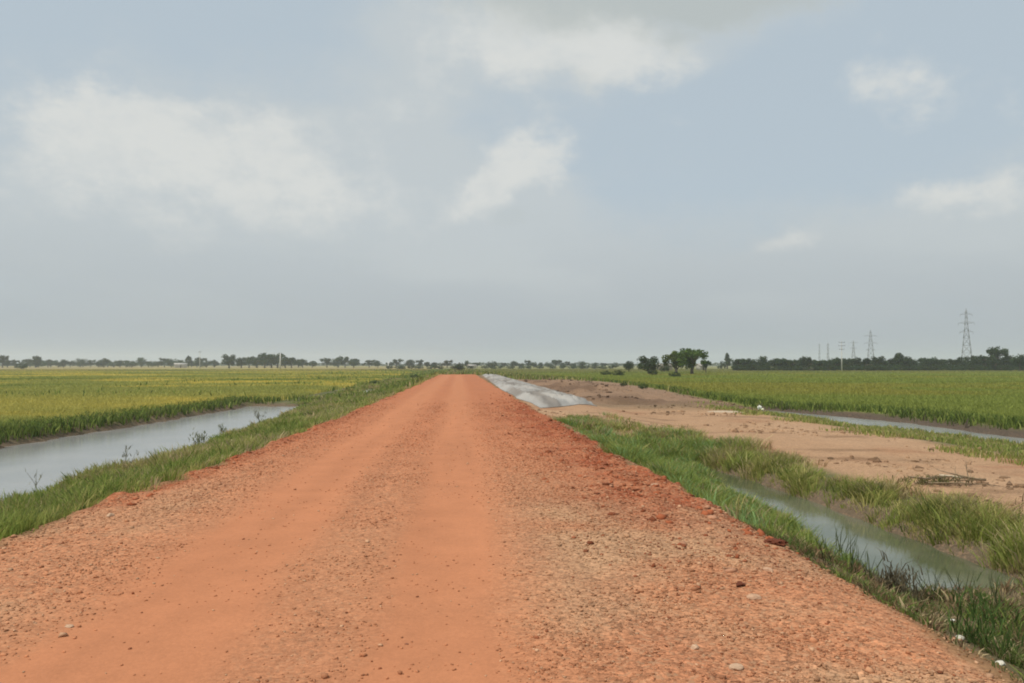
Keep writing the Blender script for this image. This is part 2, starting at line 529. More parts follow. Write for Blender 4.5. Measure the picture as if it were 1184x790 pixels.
water('ditch_water', M_WATER_D, ZR, 4, 8, 7, 22, 2, .25, -.4)
water('field_water', M_WATER_C, ZC, 15, 27, -10, 50, 3)

# ------------------------------------------------------------------ grass
def blades(name, P, H, W, C, lean=.35, mat=None, tipw=.25, out=None):
    """one mesh of bent tapering blades; P (n,3) roots, H heights, W widths, C colours"""
    n = len(P)
    a = rng.random(n) * 2 * math.pi
    b = rng.random(n) * 2 * math.pi
    if n > 20000:
        W = W * np.where(rng.random(n) < .06, 2.6, 1)
    side = np.stack([np.cos(a), np.sin(a), np.zeros(n)], 1) * W[:, None] / 2
    ln = (lean * H * (.3 + rng.random(n)))[:, None] * np.stack([np.cos(b), np.sin(b), np.zeros(n)], 1)
    if out is not None:
        ln = ln * .45 + out * (lean * H * 1.1)[:, None]
    up = np.zeros((n, 3)); up[:, 2] = H
    p0 = P - np.array([0, 0, .02])
    p1 = P + up * .55 + ln * .35
    p2 = P + up * (1 - .12 * rng.random(n)[:, None]) + ln
    Vb = np.stack([p0 - side, p0 + side, p1 + side * .8, p1 - side * .8, p2 + side * tipw, p2 - side * tipw], 1).reshape(-1, 3)
    base = np.arange(n)[:, None] * 6
    f = np.concatenate([base + [0, 1, 2, 3], base + [3, 2, 4, 5]], 1).ravel()
    cv = np.repeat(C, 6, 0).reshape(n, 6, 3)
    o = link(name, mesh_np(name, Vb, f, np.full(2 * n, 4), mat or M_GRASS, cv.reshape(-1, 3)))
    o['kind'] = 'stuff'
    return o

def scatter(n, xr, yr, power=1.5):
    """points in the plain, thinning out with distance (density ~ y^-power)"""
    u = rng.random(n)
    e = 1 - power
    y = (yr[0] ** e + u * (yr[1] ** e - yr[0] ** e)) ** (1 / e) if abs(e) > 1e-6 else yr[0] * (yr[1] / yr[0]) ** u
    x = xr[0] + rng.random(n) * (xr[1] - xr[0])
    return x, y

def pal(n, cols, w):
    k = rng.choice(len(cols), n, p=np.array(w) / sum(w))
    return np.array(cols)[k] * (.75 + .5 * rng.random((n, 1)))

GREEN, LIME, YEL, DRY, DARK = (.19, .245, .05), (.28, .315, .08), (.36, .32, .11), (.46, .36, .20), (.095, .135, .035)

def tussocks(x, y, m, rad):
    """spread each root point into a tuft of m blades leaning outwards"""
    n = len(x)
    a, q = rng.random((n, m)) * 6.283, rng.random((n, m)) ** .6
    R_ = rad[:, None] * q
    X, Y = x[:, None] + R_ * np.cos(a), y[:, None] + R_ * np.sin(a)
    o = np.stack([q * np.cos(a), q * np.sin(a), np.zeros((n, m))], -1).reshape(-1, 3)
    return X.ravel(), Y.ravel(), o, np.repeat(np.arange(n), m)

def on_ground(px, py):
    z = -.4
    for _ in range(25):
        p = at_z(px, py, z)
        z = .5 * z + .5 * zat(p[0], p[1])
    return p
STONE_AT = [on_ground(1110, 739), on_ground(1157, 769), on_ground(1101, 718)]
def clear_stones(x, y, w):
    for q in STONE_AT:
        dx, dy = x - q[0], y - q[1]
        w = w * ~((np.hypot(dx, dy) < .26) | ((dy < 0) & (dy > -.8) & (np.abs(dx - dy * q[0] / q[1]) < .22)))
    return w

# left bank between the road and the canal
x, y = scatter(26000, (-11.5, -3.2), (3, 150), 1.25)
t = terrain(x, y)
n1 = fbm(x, y, .7, 4, 51); n2 = fbm(x, y, .22, 3, 52)
eL, _ = edges(y)
w = sm(-.02, .4, eL - x) * sm(.12, -.25, t['dl']) * (.25 + 1.2 * sm(.3, .6, n1)) * (t['wet'] < .2)
w *= np.where(y > 57, 1, sm(-10.6, -9.6, x))
k = rng.random(len(x)) < w
x, y, n1, n2, dl, eL = x[k], y[k], n1[k], n2[k], t['dl'][k], eL[k]
D = np.hypot(x, y)
h = (.13 + .24 * rng.random(len(x)) ** 2 + .18 * sm(.5, .75, n1)) * (.45 + .55 * sm(0, 1.0, eL - x)) * (1 - .35 * sm(-2.2, -.3, dl)) * np.where((y > 62) & (y < 84) & (x < -8), .4, 1)
C0 = pal(len(x), [GREEN, LIME, DARK, YEL, DRY], [4, 4, .8, 1.6, .7])
dry = (rng.random(len(x)) < .9 * sm(.40, .62, n2) * sm(11, 17, y)) | (rng.random(len(x)) < .6 * sm(.8, .1, eL - x) * sm(8, 13, y))
C0[dry] = pal(dry.sum(), [YEL, DRY, LIME], [4, 2.0, 2])
X, Y, o, i = tussocks(x, y, 16, .08 + .006 * D)
zz = terrain(X, Y)['z']
H = h[i] * (.55 + .6 * rng.random(len(X)))
blades('bank_grass', np.stack([X, Y, zz], 1), H, .0045 + .0008 * D[i], C0[i] * (.8 + .4 * rng.random((len(X), 1))), .6, out=o)

# both banks of the ditch and the grassy hollow behind it
x, y = scatter(30000, (2.7, 8.4), (2.5, 27), 1.1)
t = terrain(x, y)
n1 = fbm(x, y, .9, 4, 61); n2 = fbm(x, y, .35, 3, 62)
_, eR = edges(y)
nearb = sm(0.0, .45, x - eR) * sm(.25, -.1, t['dd']) * sm(7.2, 6.6, x) * np.where(y < 19, sm(6.0, 5.6, x), 1)
farb = sm(5.9, 6.3, x) * sm(.04, -.15, t['dd']) * sm(7.9, 6.9, x + 1.4 * (n2 - .5))
w = np.maximum(nearb * (.1 + .9 * sm(10, 14.5, y)), farb) * (1 - .9 * t['sand']) * (.1 + 1.2 * sm(.34, .62, n1))
w *= np.where(y < 8.6, .5 * sm(.35, .6, n1) + .12, 1)
w = clear_stones(x, y, w)
k = rng.random(len(x)) < w
x, y, n1, n2, dd, eR = x[k], y[k], n1[k], n2[k], t['dd'][k], eR[k]
D = np.hypot(x, y)
far_ = (x > 5.9) & (y < 19.5)
h = np.where(far_, .12 + .19 * rng.random(len(x)) ** 1.5, .14 + .18 * rng.random(len(x))) * (.6 + .7 * sm(.3, .7, n1)) * (.4 + .6 * sm(0, .8, x - eR))
h *= np.where(y < 9, .55, 1) * np.where(far_, sm(8.2, 7.0, x) * .65 + .35, sm(8, 13, y) * .4 + .6)
h *= np.where(y > 19, sm(27, 20, y) * .5 + .5, 1)
h *= np.where(~far_ & (y > 11.5) & (y < 19.5), 1 - .45 * sm(3.7, 4.5, x), 1)
C0 = pal(len(x), [GREEN, LIME, (.22, .33, .12), YEL, DRY], [4, 3, 3, .7, .3])
C0[far_] = 1.05 * pal(far_.sum(), [(.21, .235, .05), LIME, YEL, DRY, DARK], [4, 3, 3.5, 1.0, .7])
dry = (rng.random(len(x)) < .8 * sm(6.7, 7.5, x)) | (rng.random(len(x)) < .5 * sm(.5, .7, n2) * far_) | (rng.random(len(x)) < .5 * sm(20, 25, y))
C0[dry] = pal(dry.sum(), [YEL, DRY, (.34, .22, .11)], [3, 2.5, 1.2])
low = y < 8.6
C0[low] = pal(low.sum(), [DARK, GREEN, DRY, (.16, .10, .05)], [4, 2, 1.2, 2.4])
X, Y, o, i = tussocks(x, y, 18, .07 + .005 * D)
tt = terrain(X, Y)
zz = np.where(tt['dd'] > 0, np.maximum(tt['z'], ZR - .12), tt['z'])
H = h[i] * (.55 + .6 * rng.random(len(X)))
blades('ditch_grass', np.stack([X, Y, zz], 1), H, .0042 + .0006 * D[i], C0[i] * (.8 + .4 * rng.random((len(X), 1))), .75, out=o)

# matted weeds on the slope below the near end of the ditch
x, y = scatter(9000, (2.9, 9), (2.4, 9.4), .9)
t = terrain(x, y)
_, eR = edges(y)
n1 = fbm(x, y, 1.1, 4, 65)
w = sm(.0, .35, x - eR) * sm(.05, -.1, t['dd']) * (.25 + 1.2 * sm(.35, .6, n1))
w = clear_stones(x, y, w)
k = rng.random(len(x)) < w
x, y, n1, eR = x[k], y[k], n1[k], eR[k]
C0 = pal(len(x), [DARK, (.12, .15, .04), GREEN, (.24, .16, .085), DRY, (.17, .10, .055)], [3, 3, 1.5, 3, 1.6, 3])
h = (.035 + .075 * rng.random(len(x))) * (.6 + .8 * sm(.35, .65, n1)) * (.4 + .6 * sm(0, .6, x - eR))
X, Y, o, i = tussocks(x, y, 12, np.full(len(x), .09))
zz = terrain(X, Y)['z']
blades('slope_weeds', np.stack([X, Y, zz], 1), h[i] * (.5 + .7 * rng.random(len(X))), np.full(len(X), .010), C0[i] * (.75 + .5 * rng.random((len(X), 1))), 1.1, out=o)

# sparse grass between the sandy track and the field canal
x, y = scatter(90000, (11.5, 18.8), (8, 60), 1.2)
t = terrain(x, y)
n1 = fbm(x, y, .45, 4, 71)
w = sm(.1, -.2, t['dc']) * sm(12.4, 14.2, x + 3 * (n1 - .5)) * sm(.40, .56, n1) * sm(46, 38, y) * (x < 18.7 - .07 * (y - 26))
k = rng.random(len(x)) < w
x, y, z, n1 = x[k], y[k], t['z'][k], n1[k]
C = pal(len(x), [LIME, YEL, GREEN, DRY], [3, 3, 2, 1])
blades('verge_grass', np.stack([x, y, z], 1), .05 + .14 * rng.random(len(x)), .007 + .0009 * np.hypot(x, y), C, .5)

# rough grass and weeds on the dirt, beyond the road's end and along field edges
x, y = scatter(90000, (-40, 60), (60, 420), 1.1)
t = terrain(x, y)
n1 = fbm(x, y, .12, 4, 81)
w = (1 - t['onroad']) * (1 - t['padL'] * .9) * (1 - t['padR']) * (1 - t['dirt']) * (t['wet'] < 0) * sm(.3, .6, n1)
w *= ~((x > 2.4) & (x < 7) & (y < 122))
k = rng.random(len(x)) < w
x, y, z, n1 = x[k], y[k], t['z'][k], n1[k]
C = pal(len(x), [YEL, (.12, .14, .04), GREEN, DRY], [3, 4, 3, 1])
lf = x < -4
C[lf] = pal(lf.sum(), [GREEN, DARK, LIME, YEL], [4, 2, 2, 1])
blades('rough_grass', np.stack([x, y, z], 1), (.2 + .4 * rng.random(len(x))) * (.6 + .8 * n1), .012 + .0014 * np.hypot(x, y), C, .4)

# rice in the left paddies
def rice(name, n, side, yr, power):
    if side < 0:
        y = scatter(n, (0, 1), yr, power)[1]
        x = -13.0 - rng.random(n) * (8 + .68 * y)
    else:
        y = scatter(n, (0, 1), yr, power)[1]
        x = np.interp(y, [0, 46, 50, 100, 400], [18, 17, 15, 17, 5]) + rng.random(n) * (8 + .78 * y)
    t = terrain(x, y)
    e = t['padL'] if side < 0 else t['padR']
    d = t['dl'] if side < 0 else t['dc']
    n1 = fbm(x, y, .25, 4, 91); n2 = fbm(x, y, .05, 4, 92)
    if side < 0:
        edge = sm(-3.5, -.5, d) * (y < 62)
        e = np.maximum(e, (d < -.1) & (x < -13) & (y < 58))
        bund = np.maximum(np.exp(-((y + .05 * x - 132) / 2.5) ** 2), np.exp(-((y + .05 * x - 214) / 5) ** 2))
    else:
        pe = x - paddy_edge_right(y)
        edge = np.maximum(sm(2.6, .3, pe), sm(-2.2, -.6, d) * (y < 50)) * (d < -.1)
        bund = np.maximum(np.exp(-((y - .1 * x - 95) / 2) ** 2), np.exp(-((y - .1 * x - 150) / 3) ** 2))
    k = rng.random(n) < e * (1 - .6 * bund) * (d < -.15)
    x, y, z, n1, n2, edge, bund = x[k], y[k], t['z'][k], n1[k], n2[k], edge[k], bund[k]
    c = t['c'][k]
    D = np.hypot(x, y)
    C = c * (.9 + .4 * rng.random((len(x), 1))) * 1.32
    g = rng.random(len(x)) < edge * .92
    C[g] = pal(g.sum(), [GREEN, DARK, (.09, .13, .03), LIME], [4, 2.4, 3, 1.2])
    H = .24 + .13 * rng.random(len(x)) + .1 * (n1 - .5) + .07 * edge * (n1 + .2)
    H *= (1 - .35 * bund) * (.7 + .6 * fbm(x, y, .6, 3, 94))
    blades(name, np.stack([x, y, z], 1), H, .005 + .00095 * D, C, .5)
rice('rice_crop', 420000, -1, (16, 420), 1.3)
rice('rice_crop', 420000, 1, (16, 420), 1.3)

# ------------------------------------------------------------------ gravel and stones
phi = (1 + 5 ** .5) / 2
ICO = np.array([[-1, phi, 0], [1, phi, 0], [-1, -phi, 0], [1, -phi, 0], [0, -1, phi], [0, 1, phi], [0, -1, -phi], [0, 1, -phi], [phi, 0, -1], [phi, 0, 1], [-phi, 0, -1], [-phi, 0, 1]]) / 1.9
ICF = np.array([[0, 11, 5], [0, 5, 1], [0, 1, 7], [0, 7, 10], [0, 10, 11], [1, 5, 9], [5, 11, 4], [11, 10, 2], [10, 7, 6], [7, 1, 8], [3, 9, 4], [3, 4, 2], [3, 2, 6], [3, 6, 8], [3, 8, 9], [4, 9, 5], [2, 4, 11], [6, 2, 10], [8, 6, 7], [9, 8, 1]])

def stones(name, P, r, C):
    n = len(P)
    J = ICO[None] * (.55 + .9 * rng.random((n, 12, 1))) * r[:, None, None] * np.stack([.8 + .6 * rng.random(n), .8 + .6 * rng.random(n), .45 + .4 * rng.random(n)], 1)[:, None, :]
    a = rng.random(n) * 6.28
    ca, sa = np.cos(a)[:, None], np.sin(a)[:, None]
    J = np.stack([J[..., 0] * ca - J[..., 1] * sa, J[..., 0] * sa + J[..., 1] * ca, J[..., 2]], -1)
    Vs = (P[:, None, :] + J).reshape(-1, 3)
    f = (np.arange(n)[:, None, None] * 12 + ICF[None]).ravel()
    o = link(name, mesh_np(name, Vs, f, np.full(n * 20, 3), M_STONE, np.repeat(C, 12, 0)))
    o['kind'] = 'stuff'
    return o

x, y = scatter(120000, (-4.6, 4.2), (1.5, 34), 1.5)
t = terrain(x, y)
w = (t['onroad'] * (1 - .93 * t['track']) * (.25 + .9 * sm(.35, .6, fbm(x, y, 1.3, 4, 101))) + .25 * (t['off'] * (x > 2) * (x < 3.8) * (y < 12)) + .2 * (t['off'] * (x < -3.4) * (y < 20)))
k = rng.random(len(x)) < w
x, y, z = x[k], y[k], t['z'][k]
base = t['c'][k]
r = .0032 + .006 * rng.random(len(x)) ** 3.0 + .014 * rng.random(len(x)) ** 60 + .0003 * y
r = r * (1 + .2 * sm(.6, 1.8, x))
C = base * (.66 + .6 * rng.random((len(x), 1)))
pk = rng.random(len(x)) < .14
C[pk] = np.array([.43, .25, .145]) * (.8 + .45 * rng.random((pk.sum(), 1)))
dk = rng.random(len(x)) < .06 + .07 * sm(.6, 1.8, x)
C[dk] = np.array([.24, .085, .04]) * (.7 + .6 * rng.random((dk.sum(), 1)))
stones('road_gravel', np.stack([x, y, z + r * .3], 1), r, C)

# clods turned up on the red shoulder
x, y = scatter(16000, (-4.1, 3.6), (4.5, 45), 1.3)
t = terrain(x, y)
_, eR = edges(y)
w = np.clip(t['edge_r'] * 1.0 + t['edge_l'] * 1.0 + .35 * (np.abs(x - eR) < .3) * sm(5, 9, y), 0, 1) * sm(.3, .6, fbm(x, y, .9, 3, 103))
k = rng.random(len(x)) < w
x, y, z = x[k], y[k], t['z'][k]
r = .011 + .04 * rng.random(len(x)) ** 4
C = np.array([.265, .08, .034]) * (.45 + .9 * rng.random((len(x), 1)))
pk = rng.random(len(x)) < .15
C[pk] = np.array([.40, .20, .115]) * (.8 + .3 * rng.random((pk.sum(), 1)))
stones('road_rubble', np.stack([x, y, z + r * .1], 1), r, C)

x, y = scatter(26000, (2.6, 17), (8, 100), 1.3)
t = terrain(x, y)
w = (t['sand'] * .5 + t['dirt']) * sm(.5, .72, fbm(x, y, .45, 4, 105)) * (t['wet'] < -.5)
k = (rng.random(len(x)) < w) & ~((y > 29) & (x < 6.8))
x, y, z = x[k], y[k], t['z'][k]
r = (.012 + .05 * rng.random(len(x)) ** 4) * (1 + .02 * y)
C = t['c'][k] * (.45 + .7 * rng.random((len(x), 1)))
stones('dirt_rubble', np.stack([x, y, z + r * .1], 1), r, C)

def rock_mesh(name, r, flat, col, seed, sub=3, rough=0):
    bm = bmesh.new()
    bmesh.ops.create_icosphere(bm, subdivisions=sub, radius=1)
    rr = np.random.default_rng(seed)
    cuts = [(v / np.linalg.norm(v), .62 + .3 * rr.random()) for v in rr.normal(size=(9, 3))]
    for v in bm.verts:
        p = np.array(v.co)
        for nrm, d in cuts:
            k = p @ nrm
            if k > d:
                p = p - nrm * (k - d) * .92
        p = p * (1 + (rough if rough else .10) * (rr.random() - .5))
        v.co = Vector(p * np.array([r * 1.2, r * .9, r * flat]))
    me = bpy.data.meshes.new(name)
    bm.to_mesh(me)
    bm.free()
    a = me.color_attributes.new('Col', 'FLOAT_COLOR', 'POINT')
    cc = np.ones((len(me.vertices), 4), np.float32)
    cc[:, :3] = np.array(col) * (.85 + .3 * rr.random((len(me.vertices), 1)))
    a.data.foreach_set('color', cc.ravel())
    me.materials.append(M_STONE)
    return me

def place_rock(px, py, wpx, flat, col, label, seed, name='rock', cat='rock', lift=.18):
    p = on_ground(px, py)
    z = zat(p[0], p[1])
    d = math.hypot(p[0], p[1])
    r = wpx * d / F / 2.5
    o = link(name, rock_mesh(name, r, flat, col, seed, 3, .55 if 'clod' in name else 0), loc=(p[0], p[1], z + r * flat * lift))
    o.rotation_euler.z = seed * 1.3
    return tag(o, label, cat)
PALE, WHITE, RED = (.42, .26, .165), (.52, .49, .40), (.12, .036, .018)
place_rock(803, 750, 14, .75, (.47, .31, .20), 'pale upright stone standing in the right-hand gravel', 1)
place_rock(872, 692, 17, .6, PALE, 'pale pinkish stone near the red clod on the right shoulder', 2)
place_rock(851, 773, 22, .45, (.43, .28, .18), 'flat tan stone lowest on the right gravel', 3)
place_rock(888, 660, 13, .6, PALE, 'small pale stone just below the dark red lump standing in for a hollow', 4)
place_rock(757, 563, 12, .7, PALE, 'pale stone lying where red shoulder meets green grass', 5)
place_rock(813, 581, 13, .6, PALE, 'pale stone on the shoulder rim above the ditch grass', 6)
place_rock(896, 629, 26, .4, RED, 'broad dark red lump standing in for a hollow on the shoulder above the ditch', 7, 'earth_clod', 'clod')  # flat lump added where a hollow lies; its darkness is put into the colour
place_rock(856, 676, 15, .4, RED, 'small dark red earth clod left of the pinkish stone', 8, 'earth_clod', 'clod')
place_rock(1110, 739, 9, .7, WHITE, 'white stone among dark weeds beside the green tuft', 9, lift=.5)
place_rock(1157, 769, 13, .5, WHITE, 'larger white stone at the weed edge in the bottom corner', 10, lift=.5)
place_rock(1101, 718, 7, .5, (.6, .58, .5), 'tiny whitish stone highest up the weedy bank', 11, lift=.6)
place_rock(80, 725, 10, .5, (.43, .28, .18), 'pale chip of stone at the edge of the smooth left rut', 12)
place_rock(127, 597, 11, .6, (.43, .28, .18), 'pale stone among rubble on the left shoulder below the grass', 13)
place_rock(470, 745, 6, .6, (.22, .09, .05), 'small dark pebble lying in the smooth middle rut', 14)
place_rock(31, 607, 12, .6, (.43, .28, .18), 'tan stone at the foot of the bright green left bank', 15)

# ------------------------------------------------------------------ sheeting over the roadside bank
def sheet():
    us, vs = np.linspace(0, 1, 44), np.linspace(0, 1, 240)
    U, W = np.meshgrid(us, vs)
    y0 = 30.2 + 7.6 * U ** 1.6
    Y = y0 + (119 - y0) * W ** 1.5
    xl = np.interp(Y, [30, 37, 54, 119], [3.05, 2.75, 2.7, 3.3]) + .16 * (fbm(U * 0, Y, .5, 3, 111) - .5)
    xr = np.interp(Y, [30, 40, 52, 119], [6.4, 6.5, 6.3, 6.4]) + .4 * (fbm(U * 0, Y, .25, 3, 112) - .5)
    X = xl + (xr - xl) * U
    Z0 = terrain(X, Y)['z']
    Z = Z0 + .05
    wr = np.abs(fbm(X * 1.0, Y * .16, 2.2, 4, 113) - .5) * 2
    Z = Z + .17 * (1 - wr) ** 3 * sm(0, .1, U) * sm(1, .93, U) + .05 * (fbm(X, Y, 1.4, 4, 114) - .3)
    e = np.minimum(np.minimum(U, 1 - U) * 8, np.minimum(W * 14, (1 - W) * 20))
    Z = Z0 + .022 + (Z - Z0) * sm(0, 1, e)
    n = len(us)
    i = (np.arange(len(vs) - 1)[:, None] * n + np.arange(n - 1)[None, :])
    q = np.stack([i, i + 1, i + 1 + n, i + n], -1).reshape(-1, 4)
    g = .8 + .4 * fbm(X, Y * .35, .9, 4, 115)
    c = np.array([.30, .285, .26])[None, None] * g[..., None] ** 2
    c = cmix(c, [.42, .38, .33], sm(.5, .75, fbm(X, Y * .3, .5, 3, 116)) * .7)
    c = cmix(c, [.19, .165, .14], sm(.42, .68, fbm(X * 1.8, Y * .3, .9, 5, 117)) * .8)
    me = mesh_np('tarpaulin', np.stack([X, Y, Z], -1).reshape(-1, 3), q.ravel(), np.full(len(q), 4), M_TARP, c.reshape(-1, 3), smooth=True)
    o = link('tarpaulin', me)
    s = o.modifiers.new('thickness', 'SOLIDIFY')
    s.thickness = .02
    s.offset = -1
    tag(o, 'long wrinkled grey-white sheet spread over the low bank beside the red road', 'tarpaulin')
M_TARP = mat_col('plastic_sheet', .85, .1, bump=.7)
sheet()

# pale heap of sand at the end of the field canal
def lump(name, p, rx, ry, h, col, seed, mat, rz=0, nz=.25):
    us, vs = np.linspace(0, 1, 15), np.linspace(0, 2 * math.pi, 33)[:-1]
    V, f = [[0, 0, h]], []
    for i, u in enumerate(us[1:]):
        for j, a in enumerate(vs):
            k = 1 + nz * (vnoise(np.array(math.cos(a) * 1.7 + seed), np.array(math.sin(a) * 1.7 + seed)) - .5) * 2
            hh = h * (1 - u * u) * (1 + nz * (vnoise(np.array(u * 3 * math.cos(a) + seed * 3), np.array(u * 3 * math.sin(a))) - .5) * 2)
            V.append([rx * u * k * math.cos(a), ry * u * k * math.sin(a), hh - (.06 if i == 13 else 0)])
    m = len(vs)
    for j in range(m):
        f.append([0, 1 + j, 1 + (j + 1) % m])
    for i in range(13):
        for j in range(m):
            a, b = 1 + i * m, 1 + (i + 1) * m
            f.append([a + j, b + j, b + (j + 1) % m, a + (j + 1) % m])
    mb = MB()
    mb.add(V, f, col)
    o = link(name, mb.mesh(name, mat, True), loc=p)
    o.rotation_euler.z = rz
    return o
p = at_z(836, 476, -.62)
tag(lump('sand_heap', (p[0], p[1], zat(p[0], p[1]) - .02), 1.0, .5, .10, (.42, .33, .23), 4, M_STONE), 'low pale heap of sand at the tail of the field canal', 'sand heap')

# crumpled white bag on the grassy edge of the right canal
p = at_z(878, 467, -.72)
b = empty('plastic_bag', (p[0], p[1], zat(p[0], p[1])))
tag(b, 'crumpled white plastic bag caught in grass at the canal edge', 'plastic bag')
me = rock_mesh('sack', .115, 1.25, (.72, .72, .62), 31, 3, .35); o = link('sack', me, b, (0, 0, .40))
me = rock_mesh('flap', .10, .7, (.62, .60, .42), 32, 3, .35); o = link('flap', me, b, (.17, -.05, .30))

# ------------------------------------------------------------------ dead branches on the sand
def limb(mb, p, d, L, r, col, depth, rr, sag=.3):
    pts, rad = [np.array(p, float)], [r]
    d = np.array(d, float)
    for i in range(5):
        d = d + rr.normal(size=3) * np.array([.16, .16, .07])
        d[2] -= sag * .08
        d /= np.linalg.norm(d)
        q = pts[-1] + d * L / 5
        q[2] = max(q[2], r * .6)
        pts.append(q)
        rad.append(r * (1 - .16 * (i + 1)))
    mb.tube(pts, rad, col, 5)
    if depth:
        for k in (2, 3, 4):
            s = rr.normal(size=3) * np.array([1, 1, .35]) + d * 1.2
            limb(mb, pts[k], s / np.linalg.norm(s), L * .45, rad[k] * .6, col, depth - 1, rr, sag)
    return pts
rr = np.random.default_rng(5)
p0 = at_z(1098, 563, -.6)
bz = zat(p0[0], p0[1])
bp_ = empty('fallen_branch', (p0[0], p0[1], bz))
tag(bp_, 'tangle of dead brown branches lying on the sandy track', 'branches')
M_TWIG = mat_noise('dead_wood', (.15, .11, .065), (.25, .19, .12), 12, .9)
for k, (ox, oy, ang, L) in enumerate(((-.62, .05, 5, 1.25), (-.5, -.18, -4, 1.25), (.62, -.1, 168, .8), (-.25, .12, -12, .9), (-.75, -.05, 14, .7))):
    mb = MB()
    limb(mb, (ox, oy, .05 + .03 * k), (math.cos(R(ang)), math.sin(R(ang)), .10), L, .022, (.1, .07, .04), 2, rr)
    link('branch', mb.mesh('branch', M_TWIG, True), bp_)
mb = MB()
limb(mb, (.36, .0, .02), (.35, .1, 1), .42, .014, (.1, .07, .04), 1, rr, 0)
link('branch', mb.mesh('branch', M_TWIG, True), bp_)
mb = MB()
mb.tube([(-.1, .14, .17), (.15, .1, .15), (.30, .08, .12)], [.02, .022, .014], (.5, .42, .3), 6)
link('peeled_stick', mb.mesh('peeled_stick', M_STONE, True), bp_)
n = 200
P = np.stack([-.25 + .36 * rng.normal(size=n), .02 + .12 * rng.normal(size=n), .03 + .10 * rng.random(n)], 1)
lv = blades('dead_leaves', P, .04 + .06 * rng.random(n), np.full(n, .022), pal(n, [(.17, .15, .06), (.14, .14, .05), (.24, .17, .09)], [3, 3, 1]), 1.4)
lv.parent = bp_
del lv['kind']

# ------------------------------------------------------------------ weeds
def weed(name, px, py, h, label, cat, seed, z0=-1.2, col=(.10, .10, .045), bushy=1.0, group=None, leaves=70):
    z = z0
    for _ in range(6):
        p = at_z(px, py, z)
        z = max(zat(p[0], p[1]), -1.32)
    r_ = np.random.default_rng(seed)
    e = empty(name, (p[0], p[1], z))
    tag(e, label, cat, group)
    D = math.hypot(p[0], p[1])
    mb = MB()
    ends = []
    for k in range(int(3 + 3 * bushy)):
        d = np.array([r_.normal() * .25, r_.normal() * .25, 1.0])
        pts = [np.array([r_.normal() * .03, r_.normal() * .03, -.03])]
        for i in range(5):
            d[:2] += r_.normal(size=2) * .14
            d /= np.linalg.norm(d)
            pts.append(pts[-1] + d * h * (.75 + .4 * r_.random()) / 5)
        w0 = .0025 + .00016 * D
        mb.tube(pts, [w0, w0, w0 * .9, w0 * .8, w0 * .65, w0 * .4], np.array(col) * .9, 4)
        ends += pts[2:]
    link('stem', mb.mesh('stem', M_GRASS, True), e)
    if leaves:
        q = np.array(ends)[r_.integers(0, len(ends), leaves)] + r_.normal(size=(leaves, 3)) * .035 * (1 + bushy)
        o = blades('leaves', q, .05 + .06 * r_.random(leaves), np.full(leaves, .008 + .0006 * D), np.array(col) * (.7 + .7 * r_.random((leaves, 1))), .9)
        o.parent = e
        del o['kind']
    return e
weed('weed_stalk', 146, 549, .7, 'tallest bare weed stalk leaning over the wide left canal', 'weed', 1, bushy=.3, leaves=34, col=(.22, .21, .14))
weed('weed_stalk', 42, 566, .5, 'thin solitary stalk standing at the left canal edge near the frame', 'weed', 2, bushy=.1, leaves=10, col=(.22, .21, .14))
weed('weed_clump', 231, 516, .5, 'bushy dark weed clump above the bank halfway along the left canal', 'weed', 3, bushy=1.0, leaves=120, col=(.17, .18, .09))
weed('weed_clump', 257, 502, .36, 'low dark weed just beyond the bushy clump by the left canal', 'weed', 4, bushy=.6, leaves=60, col=(.17, .18, .09))
weed('weed_stalk', 300, 489, .65, 'pair of feathery weed heads near the far tip of left canal', 'weed', 5, bushy=.5, leaves=60, col=(.2, .19, .11))
weed('weed_clump', 1036, 688, .14, 'dark brown matted weed clump at the ditch water edge', 'weed', 6, z0=-.7, bushy=1.6, leaves=420, col=(.12, .10, .06))
weed('weed_clump', 1134, 748, .22, 'bright green tuft beside white stones on the weedy slope', 'weed', 7, z0=-.5, bushy=2.5, leaves=260, col=(.075, .12, .03))
weed('weed_stalk', 1179, 603, .35, 'short dry stalk upright at the sandy edge near the frame', 'weed', 8, z0=-.6, bushy=.1, leaves=12, col=(.13, .09, .05))
for k, (px, py, h) in enumerate(((955, 655, .30), (985, 662, .34), (1006, 668, .26), (972, 640, .35), (1080, 690, .3), (1110, 694, .32), (1150, 700, .3))):
    weed('reed_tuft', px, py + 4, h + .1, 'thin dark reed tuft standing in the shallow margin of the ditch', 'reed', 20 + k, z0=-.9, bushy=2.6, leaves=0, col=(.10, .125, .05), group='reeds along the ditch water')

